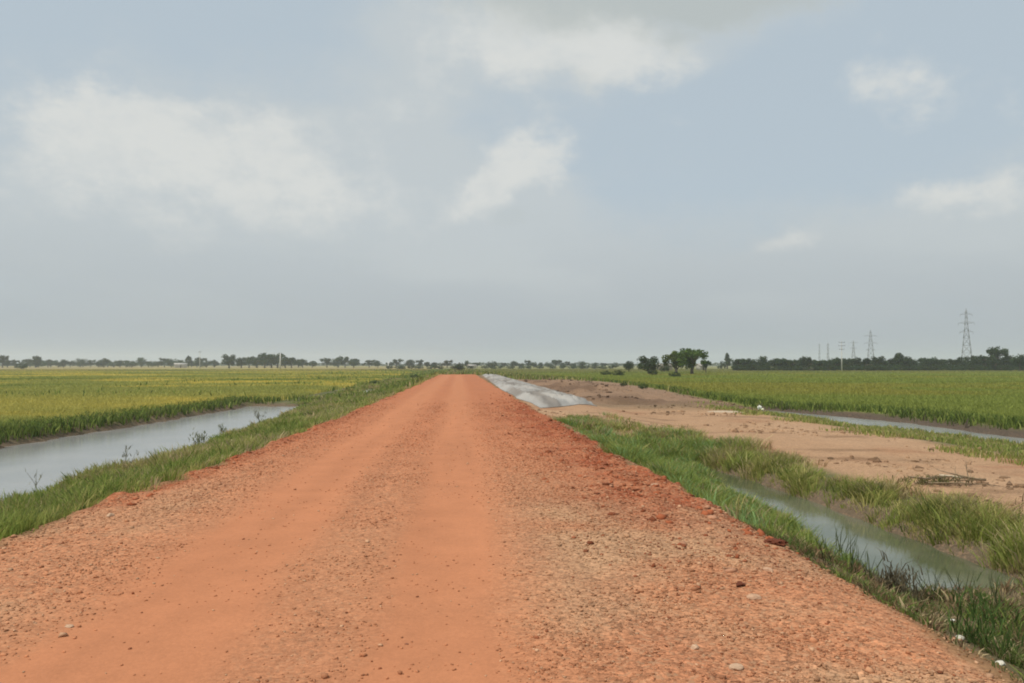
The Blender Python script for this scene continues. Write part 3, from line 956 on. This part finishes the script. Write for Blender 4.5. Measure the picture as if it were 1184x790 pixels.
# ------------------------------------------------------------------ trees
def tree_proto(kind, seed):
    """unit-height tree: (trunk mesh, crown mesh)"""
    r_ = np.random.default_rng(seed)
    mb = MB()
    cl = []
    if kind == 'round':
        tip, rad = .45, .045
        for k in range(26):
            v = r_.normal(size=3); v /= np.linalg.norm(v); q = r_.random() ** .4
            cl.append((np.array([.40 * v[0] * q, .40 * v[1] * q, .56 + .36 * v[2] * q]), .14 + .05 * r_.random()))
    elif kind == 'shrub':
        tip, rad = .3, .05
        for k in range(24):
            v = r_.normal(size=3); v /= np.linalg.norm(v); q = r_.random() ** .4
            cl.append((np.array([.62 * v[0] * q, .62 * v[1] * q, .44 + .40 * v[2] * q]), .17 + .06 * r_.random()))
    elif kind == 'cypress':
        tip, rad = .9, .04
        for k in range(26):
            h = .12 + .82 * r_.random()
            a = r_.random() * 6.28; q = (.15 * (1 - abs(h - .42) / .7)) * r_.random() ** .5
            cl.append((np.array([q * math.cos(a), q * math.sin(a), h]), (.10 if h < .8 else .06)))
    elif kind == 'open':
        tip, rad = .5, .055
        for k in range(30):
            a = r_.random() * 6.28; q = .44 * r_.random() ** .5
            cl.append((np.array([q * math.cos(a), q * math.sin(a), .84 - .7 * q * q + .05 * r_.normal()]), .10 + .05 * r_.random()))
        for k in range(14):
            a = r_.random() * 6.28; q = .22 * r_.random()
            cl.append((np.array([q * math.cos(a), q * math.sin(a), .34 + .4 * r_.random()]), .09 + .05 * r_.random()))
        for k in range(8):
            a = r_.random() * 6.28; q = .34 + .14 * r_.random()
            cl.append((np.array([q * math.cos(a), q * math.sin(a), .40 + .2 * r_.random()]), .07 + .04 * r_.random()))
    elif kind == 'tuft':
        tip, rad = .7, .04
        for k in range(9):
            v = r_.normal(size=3) * .12
            cl.append((np.array([v[0], v[1], .80 + v[2] * .8]), .12))
        for k in range(18):
            v = r_.normal(size=3); v /= np.linalg.norm(v)
            cl.append((np.array([.32 * v[0], .32 * v[1], .48 + .28 * v[2]]), .13 + .05 * r_.random()))
    else:
        tip, rad = .55, .045
        for k in range(7):
            c = np.array([r_.normal() * .26, r_.normal() * .26, .45 + .35 * r_.random()])
            for j in range(5):
                cl.append((c + r_.normal(size=3) * np.array([.12, .12, .08]), .10 + .06 * r_.random()))
    pts = [np.array([0, 0, -.05])]
    for i in range(5):
        pts.append(np.array([r_.normal() * .015 * i, r_.normal() * .015 * i, tip * (i + 1) / 5]))
    mb.tube(pts, [rad * 1.3, rad, rad * .85, rad * .7, rad * .5, rad * .3], (.1, .08, .06), 7)
    for k in range(8 if kind == 'open' else 5):
        c = cl[int(r_.integers(len(cl)))][0]
        s = pts[2 + int(r_.integers(3))]
        m_ = (s + c) / 2 + np.array([0, 0, .04])
        mb.tube([s, m_, c], [rad * .55, rad * .38, rad * .15], (.1, .08, .06), 5)
    tr = mb.mesh('trunk_' + kind, M_BARK, True)
    Vs, Cs = [], []
    per = 64
    for c, rd in cl:
        v = r_.normal(size=(per, 3)); v /= np.linalg.norm(v, axis=1)[:, None]
        ctr = c + v * rd * (r_.random((per, 1)) ** .45)
        u = r_.normal(size=(per, 3)); u /= np.linalg.norm(u, axis=1)[:, None]
        w = np.cross(u, r_.normal(size=(per, 3))); w /= np.linalg.norm(w, axis=1)[:, None]
        sz = (.022 + .022 * r_.random((per, 1)))
        Vs.append(np.stack([ctr - u * sz, ctr + w * sz * .8, ctr + u * sz, ctr - w * sz * .8], 1).reshape(-1, 3))
        tone = .75 + .5 * r_.random()
        leaf = np.array([.040, .062, .022]) * tone * (.75 + .5 * r_.random((per, 1)))
        if kind == 'open':
            leaf = leaf * np.array([2.2, 2.15, 1.2])
        Cs.append(np.repeat(leaf, 4, 0))
    Vs, Cs = np.concatenate(Vs), np.concatenate(Cs)
    Vs[:, 2] = np.maximum(Vs[:, 2], .02)
    cr = mesh_np('crown_' + kind, Vs, np.arange(len(Vs)), np.full(len(Vs) // 4, 4), M_LEAF, Cs)
    return tr, cr

PROTO = {}
def tree(px, dist, top, wfac=1.0, kind='round', var=0, label='', group=None, name='tree', cat='tree', rz=None):
    """a tree at picture column px, dist metres away, its top at picture row top"""
    x, y = at_d(px, dist)
    z = zat(x, y)
    h = (421.5 - top) / F * dist + CAM[2] - z
    key = (kind, var)
    if key not in PROTO:
        e = empty(name)
        tr, cr = tree_proto(kind, 100 + var * 7 + sum(map(ord, kind)))
        link('trunk', tr, e); link('crown', cr, e)
        PROTO[key] = e
    else:
        e = copy_tree(PROTO[key])
        e.name = name
        if 'group' in e:
            del e['group']
    e.location = (x, y, z)
    e.scale = (h * wfac, h * wfac, h)
    e.rotation_euler.z = random.random() * 6.28 if rz is None else rz
    tag(e, label, cat, group)
    return e

tree(800, 193, 402, 1.12, 'open', 0, 'spreading bright green tree with open flat crown and dark trunk', rz=.5)
tree(782, 205, 406.0, 1.15, 'open', 1, 'full green tree crowding the left side of the flat-crowned tree')
tree(750, 200, 410, 1.35, 'round', 2, 'rounded dark tree left of the spreading bright green one')
tree(754, 180, 426.5, 1.2, 'shrub', 0, 'small black-green shrub at the foot of the rounded dark tree', name='shrub', cat='shrub')
tree(727, 260, 417, 1.0, 'round', 3, 'small rounded tree just left of the rounded dark tree', name='tree')
tree(768, 260, 419, 1.0, 'shrub', 1, 'grey-green bush between the rounded dark tree and the full green tree', name='shrub', cat='shrub')
tree(816, 235, 414.5, .7, 'lobed', 0, 'thin ragged tree standing right of the spreading bright green one')
tree(841, 420, 407.5, 1.0, 'cypress', 0, 'narrow dark cypress-like tree standing alone in the right field')
tree(835, 415, 417, .8, 'shrub', 2, 'little bush at the left foot of the narrow cypress-like tree', name='shrub', cat='shrub')
# dark line across the right field
G = 'trees in the dark line across the right field'
L = 'dark bushy tree in the dense line edging the right-hand field'
kinds = ['round', 'lobed', 'shrub']
for k in range(58):
    px = 850 + (1192 - 850) * (k + random.random() * .9) / 58
    d = 318 + 22 * random.random()
    top = 417.2 - 4.4 * random.random() ** 1.6 + (1.0 if px < 900 else 0) - (.8 if 935 < px < 990 else 0)
    tree(px, d, top, 1.15 + .5 * random.random(), kinds[k % 3], k % 2, L, G)
for k in range(44):
    px = 846 + (1192 - 846) * (k + random.random()) / 44
    tree(px, 300 + 12 * random.random(), 422.6 - 1.8 * random.random(), 1.5 + .6 * random.random(), 'shrub', k % 3,
         'low dark shrub along the foot of the right-hand tree line', 'shrubs under the right tree line', 'shrub', 'shrub')
for k in range(15):
    tree(855 + 325 * (k + .8 * random.random()) / 15, 316 + 10 * random.random(), 414.2 - 2.6 * random.random(), .95 + .35 * random.random(), ['lobed', 'round'][k % 2], k % 4 if k % 2 else k % 2, L, G)
tree(1151, 312, 401.5, .95, 'lobed', 1, 'tallest grey-green tree rising out of the right-hand tree line')
tree(1138, 316, 408, 1.0, 'lobed', 0, 'shoulder-high companion just left of the tallest grey-green tree')
tree(1164, 318, 409, .95, 'round', 1, 'rounder companion just right of the tallest grey-green tree')
tree(1179, 290, 409.5, 1.05, 'round', 3, 'round near-black tree at the right edge of the picture')
tree(1040, 318, 407.5, .75, 'tuft', 0, 'tree with a small round tuft above the right-hand tree line')
tree(1015, 322, 410.5, 1.05, 'round', 2, 'broad-topped tree below the second tallest pylon')
tree(1086, 320, 414, 1.2, 'round', 0, 'broad low tree left of the tallest pylon')
tree(934, 322, 412.5, .9, 'lobed', 1, 'ragged-topped tree below the two thin far towers')
tree(973, 330, 414.5, 1.2, 'round', 1, 'broad tree directly behind the concrete utility pole')
# left: bigger trees in the middle distance
tree(265, 540, 408.5, 1.15, 'round', 2, 'rounded dark tree leading the left clump before the white pole')
for k, (px, top) in enumerate(((279, 413), (288, 413.5), (297, 412), (306, 409.5), (314, 409), (321, 410), (330, 412), (337, 414))):
    tree(px, 570 + 14 * (k % 3), top - 1, 1.2 + .1 * (k % 3), kinds[k % 2], k % 2, 'dark tree in the solid clump around the white pole', 'trees in the clump by the white pole')
for k, (px, top) in enumerate(((350, 414.5), (378, 415), (391, 413.5), (399, 413), (409, 414), (427, 417), (437, 416.5), (458, 416), (473, 415.5), (486, 417), (361, 417), (345, 416.5))):
    tree(px, 640 + 16 * (k % 3), top - .8, 1.2 + .2 * (k % 3), kinds[k % 2], k % 2, 'hazy round tree in the gaps between the white pole and the road', 'trees between the white pole and the road')
tree(41, 650, 409.5, .9, 'round', 0, 'roundest dark tree standing up in the far left treeline')
tree(3, 640, 410.5, 1.1, 'lobed', 1, 'ragged grey tree cut by the left edge of the picture')
tree(218, 660, 411, .7, 'tuft', 0, 'slim tufted tree just left of the thin left pole')
tree(25, 420, 419.5, 1.3, 'shrub', 1, 'green bush in the pale stubble at far left', name='shrub', cat='shrub')
G = 'far trees along the left horizon'
for k in range(34):
    px = 8 + 245 * (k + random.random() * .8) / 34
    tree(px, 690 + 60 * random.random(), 416.8 - 4 * random.random() ** 2, 1.0 + .7 * random.random(), kinds[k % 3], k % 2, 'small hazy tree scattered along the far left horizon', G)
G = 'far trees beyond the end of the road'
for k, (px, top) in enumerate(((503, 418), (517, 416.5), (532, 418.5), (540, 417), (552, 418.5), (569, 417), (595, 416.5), (611, 416.5), (617, 417.5), (625, 419), (642, 414.5), (634, 418), (650, 418.5), (657, 418), (673, 416.5), (688, 419), (700, 419), (712, 418.5), (495, 417.5), (583, 419.5), (603, 419), (664, 420))):
    tree(px, 560 + 60 * random.random(), top, .9 + .5 * random.random(), kinds[k % 3], k % 2, 'small hazy tree on the horizon beyond the end of road', G)
tree(531, 300, 420.2, 1.5, 'shrub', 0, 'dark bush sitting just left of the road end', name='shrub', cat='shrub')
for k in range(26):
    px = 440 + 290 * (k + random.random()) / 26
    tree(px, 430 + 40 * random.random(), 422.6 - .8 * random.random(), 1.8, 'shrub', k % 3, 'low pale shrub strewn along the horizon beyond the road', 'shrubs beyond the road end', 'shrub', 'shrub')
# bushes along the field edges near the road
for px, d, top, w, lab in ((680, 92, 440, 1.4, 'dark bush in the weeds above the grey sheet'), (721, 78, 441.5, 1.3, 'dark rounded bush on the edge of the right field'),
                           (743, 74, 443, 1.1, 'small dark bush beside the right field where the bank bends'), (715, 170, 427, 1.4, 'green bush in the right field left of the trees'),
                           (700, 180, 428, 1.4, 'pale green bush in the grass beyond the brown dirt'), (433, 108, 439.5, 1.5, 'dark green bush between left paddies and the road'),
                           (479, 150, 432.5, 1.4, 'small dark bush near the road at the far left verge'), (780, 150, 428.8, 1.3, 'olive bush in front of the full green tree')):
    tree(px, d, top, w, 'shrub', 1, lab, name='shrub', cat='shrub')
# unbroken far edge of woods
n = 9000
px = rng.random(n) * 1500 - 150
d = 1150 + 350 * rng.random(n)
a = np.arctan((px - 592) / F) + YAW
x, y = np.sin(a) * d / np.cos(a - YAW), np.cos(a) * d / np.cos(a - YAW)
hh = (1.0 + 5.5 * fbm(px * .05, px * 0, 1, 3, 121) ** 2) * rng.random(n)
P = np.stack([x, y, -1 + hh], 1)
blades('treeline', P, 1.5 + rng.random(n), 2.5 + rng.random(n), pal(n, [(.045, .065, .028)], [1]), .5, M_LEAF, .7)

# ------------------------------------------------------------------ pylons and poles
def pylon_proto(h, w0, w1, seg, arms, mem):
    """square lattice tower: legs and bracing in one mesh, each crossarm a part"""
    e = empty('pylon')
    mb = MB()
    c = (.25, .26, .27)
    lv = [h * (1 - (1 - i / seg) ** 1.25) for i in range(seg + 1)]
    wd = lambda z: mix(w0, w1, min(1, z / (h * .72))) if z < h * .72 else mix(w1, w1 * .35, (z - h * .72) / (h * .28))
    cor = lambda z: [np.array([sx * wd(z) / 2, sy * wd(z) / 2, z]) for sx, sy in ((-1, -1), (1, -1), (1, 1), (-1, 1))]
    for i in range(seg):
        a, b = cor(lv[i]), cor(lv[i + 1])
        for k in range(4):
            k2 = (k + 1) % 4
            mb.tube([a[k], b[k]], [mem] * 2, c, 4)
            mb.tube([a[k], b[k2]], [mem * .6] * 2, c, 4)
            mb.tube([a[k2], b[k]], [mem * .6] * 2, c, 4)
            mb.tube([b[k], b[k2]], [mem * .55] * 2, c, 4)
    top = np.array([0, 0, h])
    mb.tube([top, top + [0, 0, h * .05]], [mem, mem * .5], c, 4)
    link('lattice_mast', mb.mesh('lattice_mast', M_STEEL), e)
    for za, L in arms:
        m2 = MB()
        z = h * za
        for s in (-1, 1):
            tip = np.array([s * L, 0, z])
            for yy in (-1, 1):
                m2.tube([np.array([s * wd(z) / 2, yy * wd(z) / 2, z]), tip], [mem * .8, mem * .6], c, 4)
            m2.tube([np.array([s * wd(z) / 2, 0, z + h * .03]), tip], [mem * .7, mem * .5], c, 4)
            m2.tube([np.array([s * (wd(z) / 2 + L) / 2, -wd(z) / 4, z]), np.array([s * (wd(z) / 2 + L) / 2, 0, z + h * .015])], [mem * .5] * 2, c, 4)
            m2.tube([tip, tip - [0, 0, h * .035]], [mem * .7, mem * .7], (.2, .16, .14), 4)
        link('crossarm', m2.mesh('crossarm', M_STEEL), e)
    return e
def put(e, px, d, rz=0):
    x, y = at_d(px, d)
    e.location = (x, y, zat(x, y))
    e.rotation_euler.z = rz
GP = 'lattice pylons on the right horizon'
e = pylon_proto(35.6, 6.6, 1.7, 9, ((.93, 3.2), (.78, 4.3), (.63, 3.6)), .11)
put(e, 1118, 490, -.5); tag(e, 'tallest lattice pylon rising above the right-hand tree line', 'pylon', GP)
e = pylon_proto(36, 7.5, 2.6, 8, ((.86, 6.0), (.66, 6.0), (.48, 4)), .15)
put(e, 1007, 800, -.4); tag(e, 'second tallest pylon, grey and square-shouldered behind the trees', 'pylon', GP)
e = pylon_proto(36, 6.5, 1.9, 7, ((.93, 6.0), (.72, 4.2)), .2)
put(e, 987, 1150, -.3); tag(e, 'hazy pylon immediately right of the concrete utility pole', 'pylon', GP)
e = pylon_proto(34, 3.2, 1.6, 7, ((.93, 2.2), (.78, 2.2)), .2)
put(e, 957.5, 1200, -.3); tag(e, 'thin hazy tower left of the concrete utility pole', 'pylon', GP)
e = pylon_proto(36, 2.6, 1.4, 7, ((.94, 1.6),), .16)
put(e, 947.5, 1300, -.3); tag(e, 'faintest leftmost tower of the pylon row', 'pylon', GP)

def pole(px, d, top, r, label, arms=(), name='utility_pole', mat=None):
    x, y = at_d(px, d)
    z = zat(x, y)
    h = (421.5 - top) / F * d + CAM[2] - z
    e = empty(name, (x, y, z), -YAW)
    tag(e, label, 'utility pole')
    mb = MB()
    mb.tube([(0, 0, -.2), (0, 0, h * .5), (0, 0, h)], [r * 1.25, r, r * .75], (.5, .5, .5), 8)
    link('shaft', mb.mesh('shaft', mat or M_CONC, True), e)
    for za, L in arms:
        m2 = MB()
        m2.box((0, -r * 1.2, h * za), (L, .12, .14), (.3, .3, .3))
        for s in (-.45, .45, 0):
            m2.tube([(s * L, -r * 1.2, h * za + .07), (s * L, -r * 1.2, h * za + .32)], [.07, .05], (.3, .2, .15), 6)
        link('crossarm', m2.mesh('crossarm', M_STEEL), e)
pole(973.3, 284, 395, .17, 'slim concrete utility pole with crossarms in the right field', ((.97, 2.2), (.86, 2.4), (.74, 1.8)))
pole(231, 400, 405.5, .16, 'thin faint pole with a small crossarm in the left field', ((.93, 1.5),))
pole(324, 430, 408.5, .34, 'stout white pole standing in front of the dark left clump')
pole(449, 470, 418, .35, 'short white post on the left horizon near the road')

# ------------------------------------------------------------------ small far buildings
def hut(px, d, w, dp, h, wall, roofc, label, rz=0.3):
    x, y = at_d(px, d)
    z = zat(x, y)
    e = empty('hut', (x, y, z), rz)
    tag(e, label, 'hut')
    mw = mat_noise('limewash', wall, tuple(c * .85 for c in wall), 1.5, .9)
    mr = mat_noise('hut_roofing', roofc, tuple(c * .75 for c in roofc), 2, .8)
    mb = MB()
    hw = w / 2; hd = dp / 2
    Vh = [(-hw, -hd, 0), (hw, -hd, 0), (hw, hd, 0), (-hw, hd, 0), (-hw, -hd, h), (hw, -hd, h), (hw, hd, h), (-hw, hd, h), (-hw, 0, h * 1.4), (hw, 0, h * 1.4)]
    mb.add(Vh, [[0, 1, 5, 4], [1, 2, 6, 9, 5], [2, 3, 7, 6], [3, 0, 4, 8, 7], [3, 2, 1, 0]], wall)
    link('wall', mb.mesh('wall', mw), e)
    mb = MB()
    o = .35
    for s in (-1, 1):
        a = [(-hw - o, s * (hd + o), h * (1.0 - .4 * o / hd) + .03), (hw + o, s * (hd + o), h * (1 - .4 * o / hd) + .03), (hw + o, 0, h * 1.4 + .03), (-hw - o, 0, h * 1.4 + .03)]
        b = [(p[0], p[1], p[2] + .12) for p in a]
        mb.add(a + b, [[0, 1, 2, 3], [4, 7, 6, 5], [0, 4, 5, 1], [1, 5, 6, 2], [2, 6, 7, 3], [3, 7, 4, 0]], roofc)
    link('roof', mb.mesh('roof', mr), e)
    mb = MB()
    mb.box((0, -hd - .02, h * .4), (.9, .1, h * .8), (.1, .08, .06))
    link('door', mb.mesh('door', M_BARK), e)
hut(768.5, 330, 5.5, 3.5, 1.9, (.52, .45, .38), (.30, .26, .22), 'low pale hut glimpsed between the rounded tree and full tree')
hut(811, 340, 3.5, 3, 2.0, (.62, .58, .52), (.33, .30, .27), 'small whitish hut right of the spreading tree trunk')
hut(209, 620, 9, 5, 2.6, (.66, .64, .58), (.4, .38, .34), 'long white hut on the far left horizon beside the tufted tree')
hut(545.5, 520, 5, 4, 1.7, (.60, .57, .5), (.4, .37, .33), 'tiny pale hut on the horizon past the end of road')

# ------------------------------------------------------------------ haze
bm = bmesh.new()
bmesh.ops.create_cube(bm, size=1)
me = bpy.data.meshes.new('haze')
bm.to_mesh(me); bm.free()
mh = bpy.data.materials.new('haze')
mh.use_nodes = True
nt = mh.node_tree
nt.nodes.remove(nt.nodes['Principled BSDF'])
pv = nt.nodes.new('ShaderNodeVolumePrincipled')
pv.inputs['Color'].default_value = (.90, .95, .97, 1)
pv.inputs['Density'].default_value = .0003
pv.inputs['Anisotropy'].default_value = .2
nt.links.new(pv.outputs[0], nt.nodes['Material Output'].inputs['Volume'])
me.materials.append(mh)
hz = link('haze', me, loc=(0, 1600, 20))
hz.scale = (6600, 4300, 46)
hz.location.z = -3.2 + 23
hz['kind'] = 'stuff'

# ------------------------------------------------------------------ sky and sun
SUN_EL, SUN_AZ = R(58), R(-125)          # azimuth measured from +Y towards +X
wd = bpy.data.worlds.new('World')
S.world = wd
wd.use_nodes = True
t = NT(wd.node_tree)
bg = wd.node_tree.nodes['Background']
sky = t.n('ShaderNodeTexSky', sky_type='NISHITA')
sky.sun_disc = False
sky.sun_elevation = SUN_EL
sky.sun_rotation = SUN_AZ
sky.air_density, sky.dust_density, sky.ozone_density = 1.0, 3.5, 1.0
SKY = .1
g = t.n('ShaderNodeTexCoord').outputs['Generated']
sep = t.n('ShaderNodeSeparateXYZ'); t.l(g, sep.inputs[0])
az = t.m('ARCTAN2', sep.outputs[0], sep.outputs[1])
el = t.m('ARCSINE', sep.outputs[2])
stv = t.n('ShaderNodeVectorMath', operation='MULTIPLY'); t.l(g, stv.inputs[0]); stv.inputs[1].default_value = (1, 1, 1.5)
def noise(sc, d, r, off=0):
    x = t.n('ShaderNodeTexNoise'); x.inputs['Scale'].default_value = sc; x.inputs['Detail'].default_value = d; x.inputs['Roughness'].default_value = r
    mp = t.n('ShaderNodeVectorMath', operation='ADD'); mp.inputs[1].default_value = (off, off * .7, 0)
    t.l(stv.outputs[0], mp.inputs[0]); t.l(mp.outputs[0], x.inputs['Vector'])
    return x.outputs['Fac']
wn = t.n('ShaderNodeTexNoise'); wn.inputs['Scale'].default_value = 5.5; wn.inputs['Detail'].default_value = 6; wn.inputs['Roughness'].default_value = .6
t.l(stv.outputs[0], wn.inputs['Vector'])
ws = t.n('ShaderNodeSeparateColor'); t.l(wn.outputs['Color'], ws.inputs[0])
az = t.m('ADD', az, t.m('MULTIPLY', t.m('SUBTRACT', ws.outputs[0], .5), .15))
elw = t.m('ADD', el, t.m('MULTIPLY', t.m('SUBTRACT', ws.outputs[1], .5), .12))
n1, n2, n3 = noise(5, 7, .55), noise(17, 8, .65, 3), noise(2.4, 5, .5, 7)
def blob(px, py, rx, ry, amp, tilt=0):
    d = ray(px, py); d /= np.linalg.norm(d)
    a0, e0 = math.atan2(d[0], d[1]), math.asin(d[2])
    u = t.m('SUBTRACT', az, a0); v = t.m('SUBTRACT', elw, e0)
    ct, st = math.cos(tilt), math.sin(tilt)
    uu = t.m('ADD', t.m('MULTIPLY', u, ct * F / rx), t.m('MULTIPLY', v, st * F / rx))
    vv = t.m('ADD', t.m('MULTIPLY', u, -st * F / ry), t.m('MULTIPLY', v, ct * F / ry))
    q = t.m('ADD', t.m('MULTIPLY', uu, uu), t.m('MULTIPLY', vv, vv))
    return t.m('MULTIPLY', t.m('EXPONENT', t.m('MULTIPLY', q, -1.0)), amp)
def total(items):
    s = None
    for b_ in items:
        v = blob(*b_)
        s = v if s is None else t.m('ADD', s, v)
    return s
pert = t.m('ADD', t.m('MULTIPLY', t.m('SUBTRACT', n1, .5), 1.1), t.m('MULTIPLY', t.m('SUBTRACT', n2, .5), 1.0))
grey = total([(150, 250, 330, 120, 1.0), (420, 260, 240, 130, .8), (330, 200, 140, 90, .5), (560, 265, 110, 70, .6), (760, 5, 330, 55, 1.1, .1), (640, 70, 90, 45, .5),
              (1090, 290, 300, 75, .9), (800, 330, 400, 60, .6), (1190, 150, 50, 60, .3), (480, 100, 60, 50, .45, .6)])
bright = total([(90, 148, 70, 40, 1.05), (200, 250, 240, 70, .3), (250, 205, 170, 42, .32), (70, 225, 90, 40, .3), (740, 62, 70, 30, .35), (420, 240, 160, 60, .25), (190, 165, 90, 36, .6), (235, 128, 34, 22, .5), (310, 150, 46, 38, .7), (350, 195, 60, 40, .3), (420, 130, 60, 40, .35), (490, 95, 60, 32, .4, .5),
                (565, 220, 62, 26, .95, .55), (605, 178, 36, 34, .6), (660, 48, 96, 38, 1.1), (590, 50, 60, 60, .4), (1038, 98, 62, 34, .65), (915, 270, 52, 17, .75),
                (1070, 232, 70, 22, .7), (1165, 225, 60, 30, .4), (825, 280, 35, 12, .3), (1180, 130, 34, 40, .4), (640, 160, 40, 24, .3)])
dark = total([(830, -5, 240, 34, 1.0, .05), (640, -20, 160, 30, .6), (585, 255, 70, 26, .5), (680, 90, 90, 20, .35)])
wide = t.m('MULTIPLY', t.ramp(n3, .48, .7), t.ramp(el, .45, .62))       # more cloud overhead and behind
ga = t.ramp(t.m('ADD', t.m('ADD', grey, wide), t.m('MULTIPLY', pert, .6)), .18, .95)
ba = t.ramp(t.m('ADD', bright, t.m('MULTIPLY', pert, .95)), .24, .92)
lowz = t.ramp(el, .215, .0)                                              # the sky greys out towards the horizon
skc = t.mixc(sky.outputs[0], (4.45, 5.2, 5.75, 1), .88)
c = t.mixc(skc, (4.95, 5.35, 5.5, 1), t.m('MULTIPLY', ga, .8))
c = t.mixc(c, (6.2, 6.35, 6.2, 1), t.m('MULTIPLY', ba, t.ramp(n2, .32, .6, .6, .95)))
c = t.mixc(c, (4.1, 4.5, 4.45, 1), t.m('MULTIPLY', t.ramp(t.m('ADD', dark, t.m('MULTIPLY', pert, .5)), .25, .9), .75))
lay = t.n('ShaderNodeTexNoise'); lay.inputs['Scale'].default_value = 3.2; lay.inputs['Detail'].default_value = 6
ls = t.n('ShaderNodeVectorMath', operation='MULTIPLY'); ls.inputs[1].default_value = (1, 1, 3.6)
t.l(g, ls.inputs[0]); t.l(ls.outputs[0], lay.inputs['Vector'])
hzc = t.mixc((3.7, 4.1, 4.4, 1), (4.55, 4.9, 5.0, 1), t.m('MULTIPLY', t.ramp(lay.outputs['Fac'], .42, .66), t.ramp(el, .03, .13)))
c = t.mixc(c, hzc, t.m('MULTIPLY', lowz, .92))
t.l(c, bg.inputs['Color'])
bg.inputs['Strength'].default_value = SKY

sl = bpy.data.lights.new('sun', 'SUN')
sl.energy = 3.3
sl.angle = R(2.0)
sl.color = (1.0, .95, .87)
so = link('sun', sl)
dv = Vector((math.sin(SUN_AZ) * math.cos(SUN_EL), math.cos(SUN_AZ) * math.cos(SUN_EL), math.sin(SUN_EL)))
so.rotation_euler = (-dv).to_track_quat('-Z', 'Y').to_euler()
so.location = dv * 60

S.view_settings.view_transform = 'Standard'
S.view_settings.look = 'None'
S.view_settings.exposure = .15
S.view_settings.gamma = 1
S.render.engine = 'CYCLES'
S.cycles.max_bounces = 6
S.cycles.volume_bounces = 1
S.cycles.use_denoising = True
S.cycles.filter_width = 1.9
